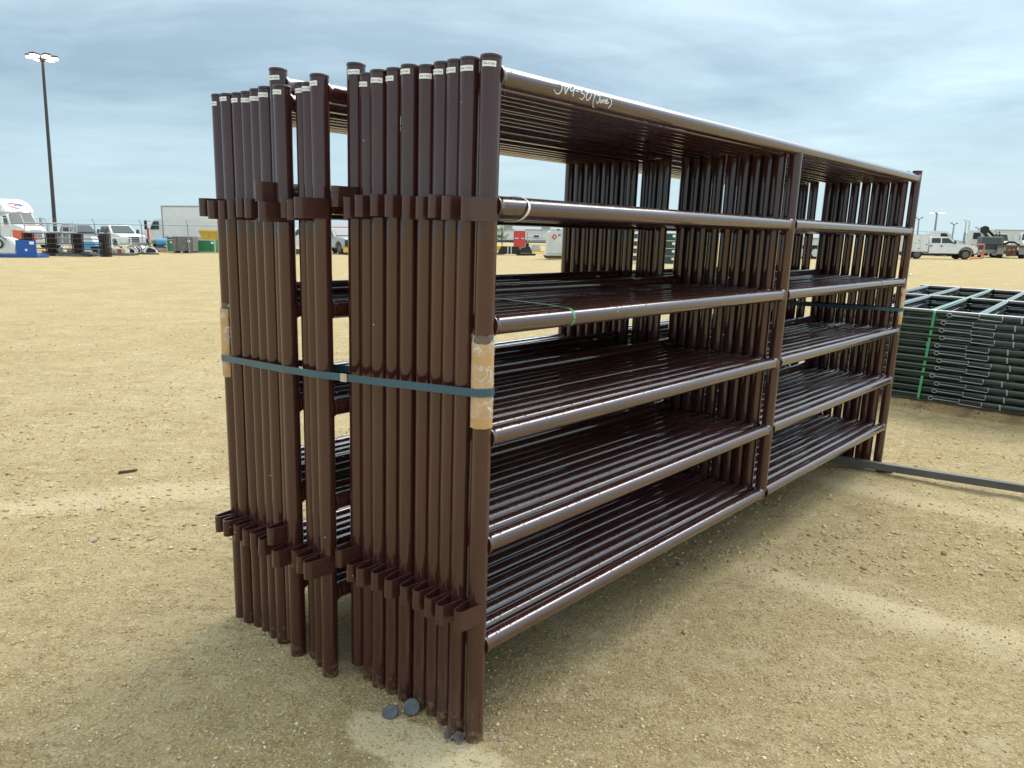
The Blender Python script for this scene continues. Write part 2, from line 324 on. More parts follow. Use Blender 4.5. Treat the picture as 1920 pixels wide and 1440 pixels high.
# ------------------------------------------------------------------ the ground
def ground_material():
    m = bpy.data.materials.new('dirt_yard'); m.use_nodes = True; t = m.node_tree; L = t.links; b = t.nodes['Principled BSDF']
    g = t.nodes.new('ShaderNodeNewGeometry'); P = g.outputs['Position']
    def no(sc_, det, rg=.55, vec=None, dist=0):
        n = t.nodes.new('ShaderNodeTexNoise'); n.inputs['Scale'].default_value = sc_; n.inputs['Detail'].default_value = det; n.inputs['Roughness'].default_value = rg; n.inputs['Distortion'].default_value = dist
        L.new(vec or P, n.inputs['Vector']); return n.outputs['Fac']
    def mix(f, a, c, typ='MIX'):
        n = t.nodes.new('ShaderNodeMix'); n.data_type = 'RGBA'; n.blend_type = typ
        for i, v in ((0, f), (6, a), (7, c)):
            if isinstance(v, (int, float)): n.inputs[i].default_value = v
            elif isinstance(v, tuple): n.inputs[i].default_value = (*v, 1)
            else: L.new(v, n.inputs[i])
        return n.outputs[2]
    def rng_(v, a, c, lo=0, hi=1):
        n = t.nodes.new('ShaderNodeMapRange'); n.interpolation_type = 'SMOOTHSTEP'; L.new(v, n.inputs[0])
        for i, q in ((1, a), (2, c), (3, lo), (4, hi)): n.inputs[i].default_value = q
        return n.outputs[0]
    base = mix(rng_(no(1.1, 3), .35, .68), (.378, .282, .142), (.455, .354, .196))
    base = mix(rng_(no(6, 4, .65), .40, .72, 0, .35), base, (.370, .260, .115))
    base = mix(rng_(no(15, 5, .82), .50, .64, 0, .7), base, (.570, .470, .290))
    base = mix(rng_(no(40, 5, .82), .52, .61, 0, .75), base, (.215, .150, .075))
    base = mix(rng_(no(150, 3, .7), .50, .62, 0, .85), base, (.600, .500, .315))
    mp3 = t.nodes.new('ShaderNodeMapping'); mp3.inputs['Rotation'].default_value = (0, 0, R(-20)); mp3.inputs['Scale'].default_value = (3.2, 7.5, 1); L.new(P, mp3.inputs[0])
    base = mix(rng_(no(1, 4, .8, mp3.outputs[0]), .54, .68, 0, .50), base, (.255, .190, .105))
    base = mix(rng_(no(.8, 4, .8, mp3.outputs[0]), .54, .68, 0, .5), base, (.560, .470, .300))
    # wheel-packed pale lanes running across the yard
    mp = t.nodes.new('ShaderNodeMapping'); mp.inputs['Rotation'].default_value = (0, 0, R(14)); mp.inputs['Scale'].default_value = (.22, .55, 1); L.new(P, mp.inputs[0])
    base = mix(rng_(no(1, 5, .7, mp.outputs[0]), .52, .74, 0, .22), base, (.600, .490, .290))
    mp2 = t.nodes.new('ShaderNodeMapping'); mp2.inputs['Rotation'].default_value = (0, 0, R(-8)); mp2.inputs['Scale'].default_value = (.6, 2.6, 1); L.new(P, mp2.inputs[0])
    base = mix(rng_(no(1, 5, .75, mp2.outputs[0]), .54, .74, 0, .28), base, (.330, .240, .115))
    # dry pale soil: patches of crushed, unstained dirt
    sx = t.nodes.new('ShaderNodeSeparateXYZ'); L.new(P, sx.inputs[0])
    pn = no(9, 4, .7)
    def patch(cx_, cy_, rx, ry, ang, amt, a0=.55, a1=1.25):
        nonlocal base
        q = t.nodes.new('ShaderNodeMapping'); q.vector_type = 'TEXTURE'; q.inputs['Location'].default_value = (cx_, cy_, 0); q.inputs['Rotation'].default_value = (0, 0, ang); q.inputs['Scale'].default_value = (rx, ry, 100)
        L.new(P, q.inputs[0]); ln = t.nodes.new('ShaderNodeVectorMath'); ln.operation = 'LENGTH'; L.new(q.outputs[0], ln.inputs[0])
        ad = t.nodes.new('ShaderNodeMath'); ad.operation = 'MULTIPLY_ADD'; L.new(pn, ad.inputs[0]); ad.inputs[1].default_value = 1.3; ad.inputs[2].default_value = -.65
        ad2 = t.nodes.new('ShaderNodeMath'); ad2.operation = 'ADD'; L.new(ln.outputs['Value'], ad2.inputs[0]); L.new(ad.outputs[0], ad2.inputs[1])
        base = mix(rng_(ad2.outputs[0], a0, a1, amt, 0), base, (.690, .575, .370))
    p0 = ground_hit(770, 1395); patch(p0.x, p0.y, .22, .10, R(-28), .95, .8, 1.05)
    p0 = ground_hit(860, 1440); patch(p0.x, p0.y, .20, .10, R(-20), .9, .75, 1.1)
    p0 = ground_hit(1600, 1120); patch(p0.x, p0.y, .50, .10, R(-34), .6, .3, 1.4)
    p0 = ground_hit(1830, 1190); patch(p0.x, p0.y, .5, .15, R(-30), .4, .3, 1.5)
    p0 = ground_hit(1760, 950); patch(p0.x, p0.y, .9, .12, R(-38), .45, .3, 1.5)
    p0 = ground_hit(190, 935); patch(p0.x, p0.y, 1.5, .16, R(22), .45, .3, 1.5)
    p0 = ground_hit(640, 1210); patch(p0.x, p0.y, .25, .08, R(0), .4)
    L.new(base, b.inputs['Base Color']); b.inputs['Roughness'].default_value = 1; b.inputs['Specular IOR Level'].default_value = 0
    # grains and clods
    v = t.nodes.new('ShaderNodeTexVoronoi'); v.inputs['Scale'].default_value = 95; v.feature = 'F1'; L.new(P, v.inputs['Vector'])
    h1 = no(14, 8, .80)
    s1 = t.nodes.new('ShaderNodeMath'); s1.operation = 'MULTIPLY_ADD'; L.new(v.outputs['Distance'], s1.inputs[0]); s1.inputs[1].default_value = -.25; L.new(h1, s1.inputs[2])
    bp = t.nodes.new('ShaderNodeBump'); bp.inputs['Strength'].default_value = 1; bp.inputs['Distance'].default_value = .021; L.new(s1.outputs[0], bp.inputs['Height'])
    L.new(bp.outputs[0], b.inputs['Normal']); return m
def axis(lo, hi, step, far, g=1.16):
    a = list(np.arange(lo, hi+1e-6, step)); s = step
    while a[-1] < far: s *= g; a.append(a[-1]+s)
    s = step
    while a[0] > -far: s *= g; a.insert(0, a[0]-s)
    return np.array(a)
def axis2(lo, hi, step, mid, far):
    a = list(np.arange(lo, hi+1e-6, step)); st = step
    while a[-1] < far: st *= 1.022 if a[-1] < mid else 1.3; a.append(a[-1]+st)
    st = step
    while a[0] > -far: st *= 1.022 if -a[0] < mid and lo < 0 else 1.3; a.insert(0, a[0]-st)
    return np.array(a)
X = axis2(-5.0, 6.5, .04, 45, 4000); Y = axis2(.2, 9.0, .04, 60, 4000)
gxx, gyy = np.meshgrid(X, Y); gzz = gz(gxx, gyy)
nx, ny = len(X), len(Y); V = np.stack([gxx.ravel(), gyy.ravel(), gzz.ravel()], 1)
i = (np.arange(ny-1)[:, None]*nx+np.arange(nx-1)[None]).ravel(); Fq = np.stack([i, i+1, i+nx+1, i+nx], 1)
def np_mesh(name, V, Fc, mt, smooth=True):
    me = bpy.data.meshes.new(name); k = Fc.shape[1]
    me.vertices.add(len(V)); me.vertices.foreach_set('co', V.astype(np.float32).ravel())
    me.loops.add(Fc.size); me.loops.foreach_set('vertex_index', Fc.astype(np.int32).ravel())
    me.polygons.add(len(Fc)); me.polygons.foreach_set('loop_start', np.arange(0, Fc.size, k, dtype=np.int32))
    me.polygons.foreach_set('use_smooth', np.full(len(Fc), smooth)); me.update(calc_edges=True); me.validate(); me.materials.append(mt); return me
tag(put(np_mesh('ground', V, Fq, ground_material()), 'ground'), None, None, kind='structure')

def gravel_material():
    m = bpy.data.materials.new('gravel'); m.use_nodes = True; t = m.node_tree; b = t.nodes['Principled BSDF']; L = t.links
    g = t.nodes.new('ShaderNodeNewGeometry'); r = t.nodes.new('ShaderNodeValToRGB'); L.new(g.outputs['Random Per Island'], r.inputs[0])
    e = r.color_ramp.elements; r.color_ramp.interpolation = 'CONSTANT'
    cs_ = [(0, (.47, .35, .165)), (.26, (.53, .41, .21)), (.48, (.42, .305, .14)), (.66, (.58, .46, .25)), (.80, (.35, .25, .12)), (.89, (.66, .55, .34)), (.935, (.27, .235, .185)), (.962, (.72, .66, .54)), (.975, (.15, .15, .15)), (.988, (.45, .28, .13))]
    e[0].position = 0; e[0].color = (*cs_[0][1], 1); e[1].position = cs_[1][0]; e[1].color = (*cs_[1][1], 1)
    for p_, c_ in cs_[2:]: q = e.new(p_); q.color = (*c_, 1)
    L.new(r.outputs[0], b.inputs['Base Color']); b.inputs['Roughness'].default_value = .8; b.inputs['Specular IOR Level'].default_value = .3
    n = t.nodes.new('ShaderNodeTexNoise'); n.inputs['Scale'].default_value = 300; L.new(g.outputs['Position'], n.inputs['Vector'])
    bp = t.nodes.new('ShaderNodeBump'); bp.inputs['Strength'].default_value = .3; bp.inputs['Distance'].default_value = .002; L.new(n.outputs['Fac'], bp.inputs['Height']); L.new(bp.outputs[0], b.inputs['Normal'])
    return m
def scatter(n, ymin, ymax, rfun, seed):
    r = np.random.default_rng(seed)
    y = ymin*(ymax/ymin)**r.random(n)               # denser near the camera, as seen from anywhere around it
    x = (r.random(n)*2-1)*(y*.80+.4)
    return x, y, rfun(r, n)
def stones():
    bm = bmesh.new(); bmesh.ops.create_icosphere(bm, subdivisions=1, radius=1); bv = np.array([v.co[:] for v in bm.verts]); bf = np.array([[v.index for v in f.verts] for f in bm.faces]); bm.free()
    sets = [scatter(75000, 1.0, 11, lambda r, n: .0018+.0028*r.random(n)**2, 1), scatter(16000, 1.2, 16, lambda r, n: .003+.0038*r.random(n)**2.4, 2), scatter(17000, 3.0, 36, lambda r, n: .005+.008*r.random(n)**2.4, 3), scatter(90, 2.0, 25, lambda r, n: .012+.012*r.random(n)**2, 4)]
    r0 = np.random.default_rng(9); fp = np.array([(BM@Vector((u_, w_, 0)))[:2] for u_, w_, *_q in PAN for _ in range(26)])     # loose grit pushed up round the feet
    an = r0.random(len(fp))*6.283; rd = .024+.05*r0.random(len(fp))**2; sets.append((fp[:, 0]+np.cos(an)*rd, fp[:, 1]+np.sin(an)*rd, .002+.005*r0.random(len(fp))**3))
    x = np.concatenate([s[0] for s in sets]); y = np.concatenate([s[1] for s in sets]); s = np.concatenate([s_[2] for s_ in sets])
    # clustered, not even: drop stones where a patch noise is low
    keep = (vnoise(x*1.4+3, y*1.4, 11)+vnoise(x*4.2, y*4.2, 12)*.7+rng.random(len(x))*.8) > .12
    x, y, s = x[keep], y[keep], s[keep]; n = len(x)
    z = gz(x, y)
    sc3 = np.stack([s*(.8+.7*rng.random(n)), s*(.7+.5*rng.random(n)), s*(.35+.45*rng.random(n))], 1)
    a = rng.random(n)*6.283; ca, sa = np.cos(a), np.sin(a)
    V = bv[None]*(1+.32*(rng.random((n, len(bv), 1))-.5))*sc3[:, None, :]
    V = np.stack([V[..., 0]*ca[:, None]-V[..., 1]*sa[:, None], V[..., 0]*sa[:, None]+V[..., 1]*ca[:, None], V[..., 2]], -1)
    V += np.stack([x, y, z+s*(.05+.30*rng.random(n))], 1)[:, None, :]
    Fc = (bf[None]+(np.arange(n)*len(bv))[:, None, None]).reshape(-1, 3)
    me = np_mesh('gravel', V.reshape(-1, 3), Fc, gravel_material(), True)
    tag(put(me, 'gravel'), 'loose tan and grey pebbles strewn over the dirt yard', 'gravel', kind='stuff')
PAN = [(-.133, 1.069, -.006, .004, -.001), (-.133, 1.012, -.009, .003, -.001), (-.122, .960, -.010, .001, 0), (-.119, .909, -.010, .001, 0), (-.121, .854, -.008, .003, -.001),
       (-.124, .801, -.007, .004, -.002), (-.116, .752, .040, .004, -.003), (-.131, .704, -.013, .001, 0), (-.094, .650, -.006, .003, -.001), (-.102, .605, -.011, .003, 0), (-.118, .540, .002, .003, -.002),
       (-.045, .486, .036, .014, -.009), (-.040, .434, .005, .012, -.008), (-.044, .381, .007, .011, -.008), (-.032, .330, .008, .011, -.008), (-.031, .271, .010, .010, -.008),
       (-.019, .214, .005, .009, -.006), (-.015, .162, .007, .009, -.007), (-.018, .110, .006, .009, -.006), (-.022, .057, .005, .006, -.004), (-.012, -.003, .006, .003, -.003)]
stones()

# ------------------------------------------------------------------ the bundle of brown corral panels
PR = .0255; PH = 1.80; PL = 3.535; UM = 1.80
RV = [1.758, 1.4585, 1.1663, .8731, .5756, .2796]
# near-end upright of every panel: (u, w, lift, lean u, lean w)
ORD = ['nearest', 'second', 'third', 'fourth', 'fifth', 'sixth', 'seventh', 'eighth', 'ninth', 'tenth', 'eleventh', 'twelfth', 'thirteenth', 'fourteenth', 'fifteenth', 'sixteenth', 'seventeenth', 'eighteenth', 'nineteenth', 'twentieth', 'farthest']
post_me = MB().cyl((0, 0, 0), (0, 0, PH-.006), PR, n=28).mesh('end_post', BROWN)
cap_me = MB().cyl((0, 0, PH-.0055), (0, 0, PH+.002), PR+.001, n=28, prof=[(0, PR+.0006), (.8, PR+.0006), (1, PR-.001)]).mesh('end_cap', mat('cap_plastic', (.030, .0125, .0105), .3))
mid_me = MB().cyl((0, 0, RV[5]+.012), (0, 0, RV[0]-.012), PR, n=24).mesh('mid_post', BROWN)
def rail_mesh(l):
    e_ = .006/l; m = MB().cyl((0, 0, 0), (l, 0, 0), PR, n=28, prof=[(0, PR+.004), (e_*.6, PR+.0045), (e_*1.6, PR+.001), (e_*3, PR-.0005), (e_*3.6, PR-.0005), (.33, PR-.0005), (.66, PR-.0005), (1-e_*3.6, PR-.0005), (1-e_*3, PR-.0005), (1-e_*1.6, PR+.001), (1-e_*.6, PR+.0045), (1, PR+.004)])
    return m.mesh('rail', RAILP)
rail_top = rail_mesh(PL-2*PR+.024)
rail_half = rail_mesh(UM-2*PR+.016); rail_half2 = rail_mesh(PL-UM-2*PR+.016)
def clip_mesh():
    # strap bent into a narrow vee: one leg on the outer face of the post, the other behind it
    a = Vector((.006, -PR-.0012, 0)); c = Vector((-.012, PR-.004, 0)); r = .0155; ctr = Vector((-.072, -.006, 0))
    pts = [a, a.lerp(ctr+Vector((.004, -r, 0)), .5), ctr+Vector((.006, -r-.0006, 0))]
    for k in range(15):
        t = R(-92)-R(172)*k/14; pts.append(ctr+Vector((math.cos(t), math.sin(t), 0))*r)
    e_ = pts[-1]; pts += [e_.lerp(c, .3), e_.lerp(c, .65), c]
    m = MB().ribbon(pts, (0, 0, 1), .056, .0042); m.sm = [True]*len(m.f); me = m.mesh('connector_clip', CLIPP); me.set_sharp_from_angle(angle=R(40)); return me
clip_me = clip_mesh()
def sticker_meshes():
    w_, h_ = .036, .0125; n = 10; rr = PR+.0012
    m = MB(); A = [(-rr*math.cos(w_/rr*(k/n-.5)), rr*math.sin(w_/rr*(k/n-.5))) for k in range(n+1)]
    pts = [(x, y, -h_/2) for x, y in A]+[(x, y, h_/2) for x, y in A]
    m.add(pts, [(k, k+1, n+2+k, n+1+k) for k in range(n)], True)
    pts2 = [(x*.985, y*.985, z) for x, y, z in pts]; m.add(pts2, [(n+1+k, n+2+k, k+1, k) for k in range(n)], True)
    s = m.mesh('sticker', PAPER)
    cu = bpy.data.curves.new('t', 'FONT'); cu.body = 'Made in China'; cu.size = .0060; cu.align_x = 'CENTER'; cu.align_y = 'CENTER'; cu.resolution_u = 2; cu.offset = -.00002
    o = bpy.data.objects.new('t', cu); COL.objects.link(o); dg = bpy.context.evaluated_depsgraph_get(); me = bpy.data.meshes.new_from_object(o.evaluated_get(dg))
    bpy.data.objects.remove(o); r2 = PR+.0017; sx_ = .029/max(.001, max(v.co.x for v in me.vertices)-min(v.co.x for v in me.vertices))
    for v in me.vertices:
        t = -v.co.x*sx_/r2; z = v.co.y; v.co = (-r2*math.cos(t), r2*math.sin(t), z)
    me.name = 'lettering'; me.materials.clear(); me.materials.append(INK); return s, me
stk_me, let_me = sticker_meshes()
def local(u, w_, v): return BM@Vector((u, w_, v))
panels = []
for k, (u0, w0, dv, lu, lw) in enumerate(PAN):
    idx = 20-k                                   # 0 is the lettered panel in front
    M = Matrix.Translation((u0, w0, dv))@Matrix.Rotation(-lw/PH, 4, 'X')@Matrix.Rotation(lu/PH*.3, 4, 'Y')@Matrix.Rotation(R(random.uniform(-.06, .06)) if idx else 0, 4, 'Z')
    if idx == 0: lab = 'front brown pipe corral panel of the bundle, lettered in white on its top rail'
    elif k == 0: lab = 'brown pipe corral panel farthest back in the bundle, at the far left'
    elif k == 6: lab = 'brown pipe corral panel raised above its neighbours in the left part of the bundle'
    elif k == 11: lab = 'brown pipe corral panel raised above its neighbours just right of the gap'
    elif k == 10: lab = 'brown pipe corral panel whose end post stands alone left of the wide gap'
    else: lab = 'brown pipe corral panel, %s from the front of the strapped bundle' % ORD[idx]
    t = thing('corral_panel', lab, 'corral panel', group='brown corral panels strapped upright', mw=BM@M); panels.append((t, k))
    far = random.uniform(-.012, .012) if idx else 0
    for q, (me, uu) in enumerate(((post_me, 0), (post_me, PL))):
        pz = put(me, 'end_post', t, (uu, 0, 0)); c_ = put(cap_me, 'end_cap', pz)
    put(mid_me, 'mid_post', t, (UM, 0, 0))
    for q, v in enumerate(RV):
        if q == 0: put(rail_top, 'rail', t, (PR-.012, 0, v))
        else:
            put(rail_half, 'rail', t, (PR-.008, 0, v)); put(rail_half2, 'rail', t, (UM+PR-.008, 0, v))
    for v in (1.452, .388):
        o = put(clip_me, 'connector_clip', t, (0, 0, v+random.uniform(-.004, .004))); o.rotation_euler = (random.uniform(-.02, .02), 0, random.uniform(-.05, .05))
    # sticker near the top, turned towards the left of the post end
    st = put(stk_me, 'sticker', t, (0, 0, PH-.022+random.uniform(-.006, .006))); st.rotation_euler = (random.uniform(-.05, .05), random.uniform(-.02, .02), R(18)+random.uniform(-.35, .30)); put(let_me, 'lettering', st)
front = panels[-1][0]; FM = BM@Matrix.Translation(PAN[-1][:3])

# handwriting on the front panel's top rail
def handwriting():
    S = [[(908, 202), (940, 203), (968, 225), (975, 270), (955, 305), (925, 300), (898, 262)], [(1000, 220), (1012, 270), (1022, 308), (1034, 268), (1045, 225)],
         [(1097, 238), (1072, 225), (1062, 255), (1078, 278), (1100, 262), (1103, 238), (1106, 290), (1108, 333)], [(1125, 272), (1158, 285)],
         [(1225, 272), (1200, 265), (1195, 300), (1225, 310), (1235, 340), (1215, 367), (1190, 352)], [(1280, 290), (1262, 300), (1256, 345), (1275, 376), (1300, 362), (1308, 320), (1290, 292), (1278, 291)],
         [(1358, 305), (1350, 340), (1350, 400), (1358, 440), (1375, 453)], [(1378, 330), (1410, 335), (1415, 370), (1408, 408), (1390, 402), (1383, 385)],
         [(1425, 365), (1428, 400), (1442, 405), (1450, 375), (1453, 410)], [(1465, 412), (1468, 380), (1480, 385), (1488, 415)],
         [(1492, 400), (1512, 395), (1508, 378), (1494, 385), (1492, 410), (1510, 418), (1535, 408)], [(1535, 360), (1562, 390), (1568, 430), (1545, 465)]]
    m = MB()
    for st in S:
        P = []
        for x, y in st:
            top = 20+(x-270)*.2515; wd = 262-(x-270)*.045; t = min(.93, max(.03, (y-top)/wd+.11))
            ph = R(104.5)-math.asin(1-2*t); u = .208+(x-900)/670*.249+.0345*(.87-math.sqrt(max(0, 1-(1-2*t)**2)))
            P.append(Vector((u, -math.sin(ph)*(PR+.0003), RV[0]+math.cos(ph)*(PR+.0003))))
        Q = []
        for a in range(len(P)-1):                 # Catmull-Rom for a hand-drawn line
            p0, p1, p2, p3 = P[max(0, a-1)], P[a], P[a+1], P[min(len(P)-1, a+2)]
            for s in range(5):
                t = s/5; Q.append(.5*((2*p1)+(p2-p0)*t+(2*p0-5*p1+4*p2-p3)*t*t+(-p0+3*p1-3*p2+p3)*t**3))
        Q.append(P[-1]); m.tube(Q, .0015, 5)
    m.build('handwriting', CHALK, front)
handwriting()
# pale scuffs and chips in the paint
def chips(parent, items, mt=CHALK):
    for z, ang, h, wd in items:
        m = MB(); n = 5; r_ = PR+.0006; a0 = R(ang)
        L_ = [(z+h*(k/n-.5), a0-wd*(.5+.5*random.random())/r_/2, a0+wd*(.5+.5*random.random())/r_/2) for k in range(n+1)]
        vs = []
        for zz, a, b in L_: vs += [(-r_*math.cos(a), r_*math.sin(a), zz), (-r_*math.cos(b), r_*math.sin(b), zz)]
        m.add(vs, [(2*k, 2*k+1, 2*k+3, 2*k+2) for k in range(n)]); m.build('paint_chip', mt, parent)
chips(panels[15][0], [(1.665, 26, .022, .004), (1.645, 27, .010, .004)])
chips(panels[1][0], [(1.27, 45, .06, .003), (.60, 52, .08, .002)]); chips(panels[7][0], [(1.40, 20, .010, .003)]); chips(panels[10][0], [(.55, 40, .05, .004)]); chips(panels[19][0], [(.62, 40, .03, .0025)])
chips(panels[16][0], [(.12, 30, .10, .0012)], mat('scratch', (.30, .22, .18), .6))
m = MB(); m.cyl((PR+.012, -.012, RV[0]+.012), (PR+.024, -.020, RV[0]+.011), .0045, n=8); m.build('weld_slag', mat('slag', (.55, .50, .42), .8), front)

# ------------------------------------------------------------------ straps, pads and ties on the bundle
def hull2(pts):
    pts = sorted(set((round(a, 5), round(b, 5)) for a, b in pts))
    def half(ps):
        h = []
        for p in ps:
            while len(h) > 1 and (h[-1][0]-h[-2][0])*(p[1]-h[-2][1])-(h[-1][1]-h[-2][1])*(p[0]-h[-2][0]) <= 0: h.pop()
            h.append(p)
        return h
    a, b = half(pts), half(pts[::-1]); return a[:-1]+b[:-1]
def strap_loop(uoff, v_front, v_back, extra):
    pts = []
    for k, (u0, w0, *_r) in enumerate(PAN):
        r_ = PR+(extra if k in (0, 20) else 0)+.0012
        for i_ in range(20): pts.append((u0+uoff+r_*math.cos(i_*math.pi/10), w0+r_*math.sin(i_*math.pi/10)))
    h = hull2(pts); h = h[::-1]
    out_ = []
    for a in range(len(h)):                       # even out long spans so the strap can sag between posts
        p, q = Vector(h[a]), Vector(h[(a+1) % len(h)]); n = max(1, int((q-p).length/.05))
        for s in range(n):
            c_ = p.lerp(q, s/n); out_.append(BM@Vector((c_.x, c_.y, v_front+(v_back-v_front)*(c_.y)/1.07)))
    return out_
for uoff, v0, v1, lab in ((0, 1.005, .957, 'blue steel strap around the near end posts of the brown bundle'), (PL, 1.008, .985, 'blue steel strap around the far end posts of the brown bundle')):
    t = thing('steel_strap', lab, 'strap', group='blue steel straps on the brown bundle')
    lp = strap_loop(uoff, v0, v1, .004); MB().ribbon(lp, BN, .021, .0012, closed=True, nrm=-1).build('band', STRAPB, t)
    if uoff == 0:
        # crimped seal on the long outer span, between the two gaps
        best = min(range(len(lp)), key=lambda a: (ray_px := None) or abs(((lp[a]-CAM).dot(rt)/(lp[a]-CAM).dot(fw))*F+960-638)+(1e3 if (BM.inverted()@lp[a]).x > -.1 else 0))
        p = lp[best]; q = lp[(best+1) % len(lp)]; d = (q-p).normalized(); nn = d.cross(BN).normalized()
        if (nn.dot(CAM-p)) < 0: nn = -nn
        rot = Matrix((d, BN, nn)).transposed()
        s_ = MB().box(p+nn*.0028, (.026, .0235, .0030), rot).build('seal', mat('seal_steel', (.55, .53, .47), .35, metal=.8, var=.2, vscale=40), t, .0008)
# cardboard corner pads wrapped on, with clear tape
FILM = mat('clear_tape', (.95, .94, .92), .12, alpha=.10, bump=.8, bscale=45)
ft = FILM.node_tree; fn = ft.nodes.new('ShaderNodeTexNoise'); fn.inputs['Scale'].default_value = 26; fn.inputs['Detail'].default_value = 1.5; fn.inputs['Distortion'].default_value = .6; fc = ft.nodes.new('ShaderNodeTexCoord'); ft.links.new(fc.outputs['Object'], fn.inputs['Vector'])
fa = ft.nodes.new('ShaderNodeMath'); fa.operation = 'SUBTRACT'; fa.inputs[1].default_value = .5; ft.links.new(fn.outputs['Fac'], fa.inputs[0]); fb = ft.nodes.new('ShaderNodeMath'); fb.operation = 'ABSOLUTE'; ft.links.new(fa.outputs[0], fb.inputs[0])
fm = ft.nodes.new('ShaderNodeMapRange'); fm.inputs[1].default_value = .004; fm.inputs[2].default_value = .022; fm.inputs[3].default_value = .42; fm.inputs[4].default_value = .05; ft.links.new(fb.outputs[0], fm.inputs[0]); ft.links.new(fm.outputs[0], ft.nodes['Principled BSDF'].inputs['Alpha'])   # crease lines drawn as whiter, less clear film
def pad(center, v0, v1, a0, a1, lab, strapv):
    cu_, cw_ = center; t = thing('corner_pad', lab, 'cardboard pad', group='cardboard pads under the blue straps', mw=BM@Matrix.Translation((cu_, cw_, v0)))
    n = 22
    def shell(r0, r1, z0, z1, jag, A0=a0, A1=a1):
        m = MB(); vs = []; h = z1-z0
        for k in range(n+1):
            a = R(A0+(A1-A0)*k/n); lo = z0+random.uniform(-jag, jag); hi = z1+random.uniform(-jag, jag)
            for r_, z_ in ((r0, lo), (r1, lo), (r1, hi), (r0, hi)): vs.append((r_*math.cos(a), r_*math.sin(a), z_))
        fs = []
        for k in range(n):
            for i_ in range(4): fs.append((4*k+i_, 4*k+(i_+1) % 4, 4*k+4+(i_+1) % 4, 4*k+4+i_))
        fs += [(0, 1, 2, 3), (4*n+3, 4*n+2, 4*n+1, 4*n)]
        m.add(vs, fs, True); return m
    me = shell(PR+.0004, PR+.0034, 0, v1-v0, .0012).build('cardboard', TAN, t); me.data.set_sharp_from_angle(angle=R(40))
    for z0, z1 in ((.028, .082), ((v1-v0)-.115, (v1-v0)-.055), ((v1-v0)-.03, (v1-v0)+.022)):
        q = shell(PR+.0042, PR+.0045, z0, z1, .004, a0-14, a1+14).build('tape', FILM, t); q.data.set_sharp_from_angle(angle=R(40))
pad((PAN[20][0], PAN[20][1]), .912, 1.130, 118, 300, 'cardboard pad taped round the front post under the blue strap', 0)
pad((PAN[0][0], PAN[0][1]), .893, 1.121, 60, 236, 'cardboard pad taped round the rearmost post at the left of the bundle', 0)
pad((PAN[20][0]+PL, PAN[20][1]), .922, 1.135, 215, 420, 'cardboard pad taped round the far end post at the right of the bundle', 0)
# green packing bands round rail three, one in each bay, and the white tie on rail two
def band_round(u, v, wmin, wmax, slack, lab, wid, mt, name, skew=0, catname='strap', grp=None):
    P = []; r_ = PR+.0018
    for k in range(9): a = R(-90)+R(-180)*k/8; P.append((u, wmin+math.cos(a)*r_*0-abs(math.sin(R(180)*k/8))*r_, v-math.cos(R(180)*k/8)*r_))
    n = 16
    for k in range(1, n): t = k/n; P.append((u+skew*math.sin(t*math.pi)*.5-skew*t, wmin+(wmax-wmin)*t, v+r_+slack*math.sin(t*math.pi)*0+.0015))
    for k in range(9): P.append((u-skew, wmax+abs(math.sin(R(180)*k/8))*r_, v+math.cos(R(180)*k/8)*r_))
    for k in range(1, n): t = 1-k/n; P.append((u-skew*t, wmin+(wmax-wmin)*t, v-r_-slack*math.sin(t*math.pi)))
    m = MB().ribbon([BM@Vector(p) for p in P], (BM.to_3x3()@Vector((1, 0, 0))), wid, .0012, closed=True)
    tag(m.build(name, mt), lab, catname, grp)
band_round(.325, RV[2]+.006, -.003, .98, .02, 'thin green plastic band round the third rails in the near bay', .011, STRAPG, 'packing_band', .10, grp='green bands on the brown bundle')
band_round(3.07, RV[2]+.006, -.003, .98, .02, 'thin green plastic band round the third rails in the far bay', .006, mat('dull_green_band', (.05, .14, .09), .4), 'packing_band', .12, grp='green bands on the brown bundle')
m = MB(); P = []
for k in range(26):
    a = 2*math.pi*k/26; c_, s_ = math.cos(a), math.sin(a); P.append(BM@Vector((.108+.010*s_, .027+math.copysign(abs(c_)**.8, c_)*.062, RV[1]+.007+s_*(PR+.006)-.004)))
m.ribbon(P, (BM.to_3x3()@Vector((1, 0, 0))), .007, .0014, closed=True); tag(m.build('cable_tie', PAPER), 'white plastic cable tie round the second rail of the front panel', 'cable tie')

# ------------------------------------------------------------------ small things on the ground by the bundle
def fallen_cap(px, py, tiltv, rz, lab):
    p = ground_hit(px, py); t = thing('post_cap', lab, 'post cap', group='grey plastic post caps on the dirt', loc=p+Vector((0, 0, .007)))
    t.rotation_euler = (tiltv[0], tiltv[1], rz); r_ = .0245; g_ = mat('cap_grey', (.10, .115, .125), .38, var=.3, vscale=60)
    MB().cyl((0, 0, -.003), (0, 0, .006), r_, n=28, prof=[(0, r_-.001), (.3, r_), (.75, r_), (1, r_-.003)]).build('disc', g_, t)
    m = MB(); n = 24; m.rings([[Vector((math.cos(6.2832*i_/n)*q, math.sin(6.2832*i_/n)*q, z)) for i_ in range(n)] for q, z in ((r_-.004, -.0035), (r_-.004, -.016), (r_-.006, -.016), (r_-.006, -.0035))], n, False); m.build('skirt', g_, t)
fallen_cap(732, 1340, (R(16), R(-8), 0), .3, 'grey plastic post cap lying on the dirt, left of the upturned one')
o_ = fallen_cap(772, 1338, (R(62), R(6), R(0)), .35, 'grey plastic post cap leaning upturned against the brown posts')
bpy.data.objects['post_cap.001'].location.z += .015
p = ground_hit(852, 1384); t = MB(); n = 9; vs = []
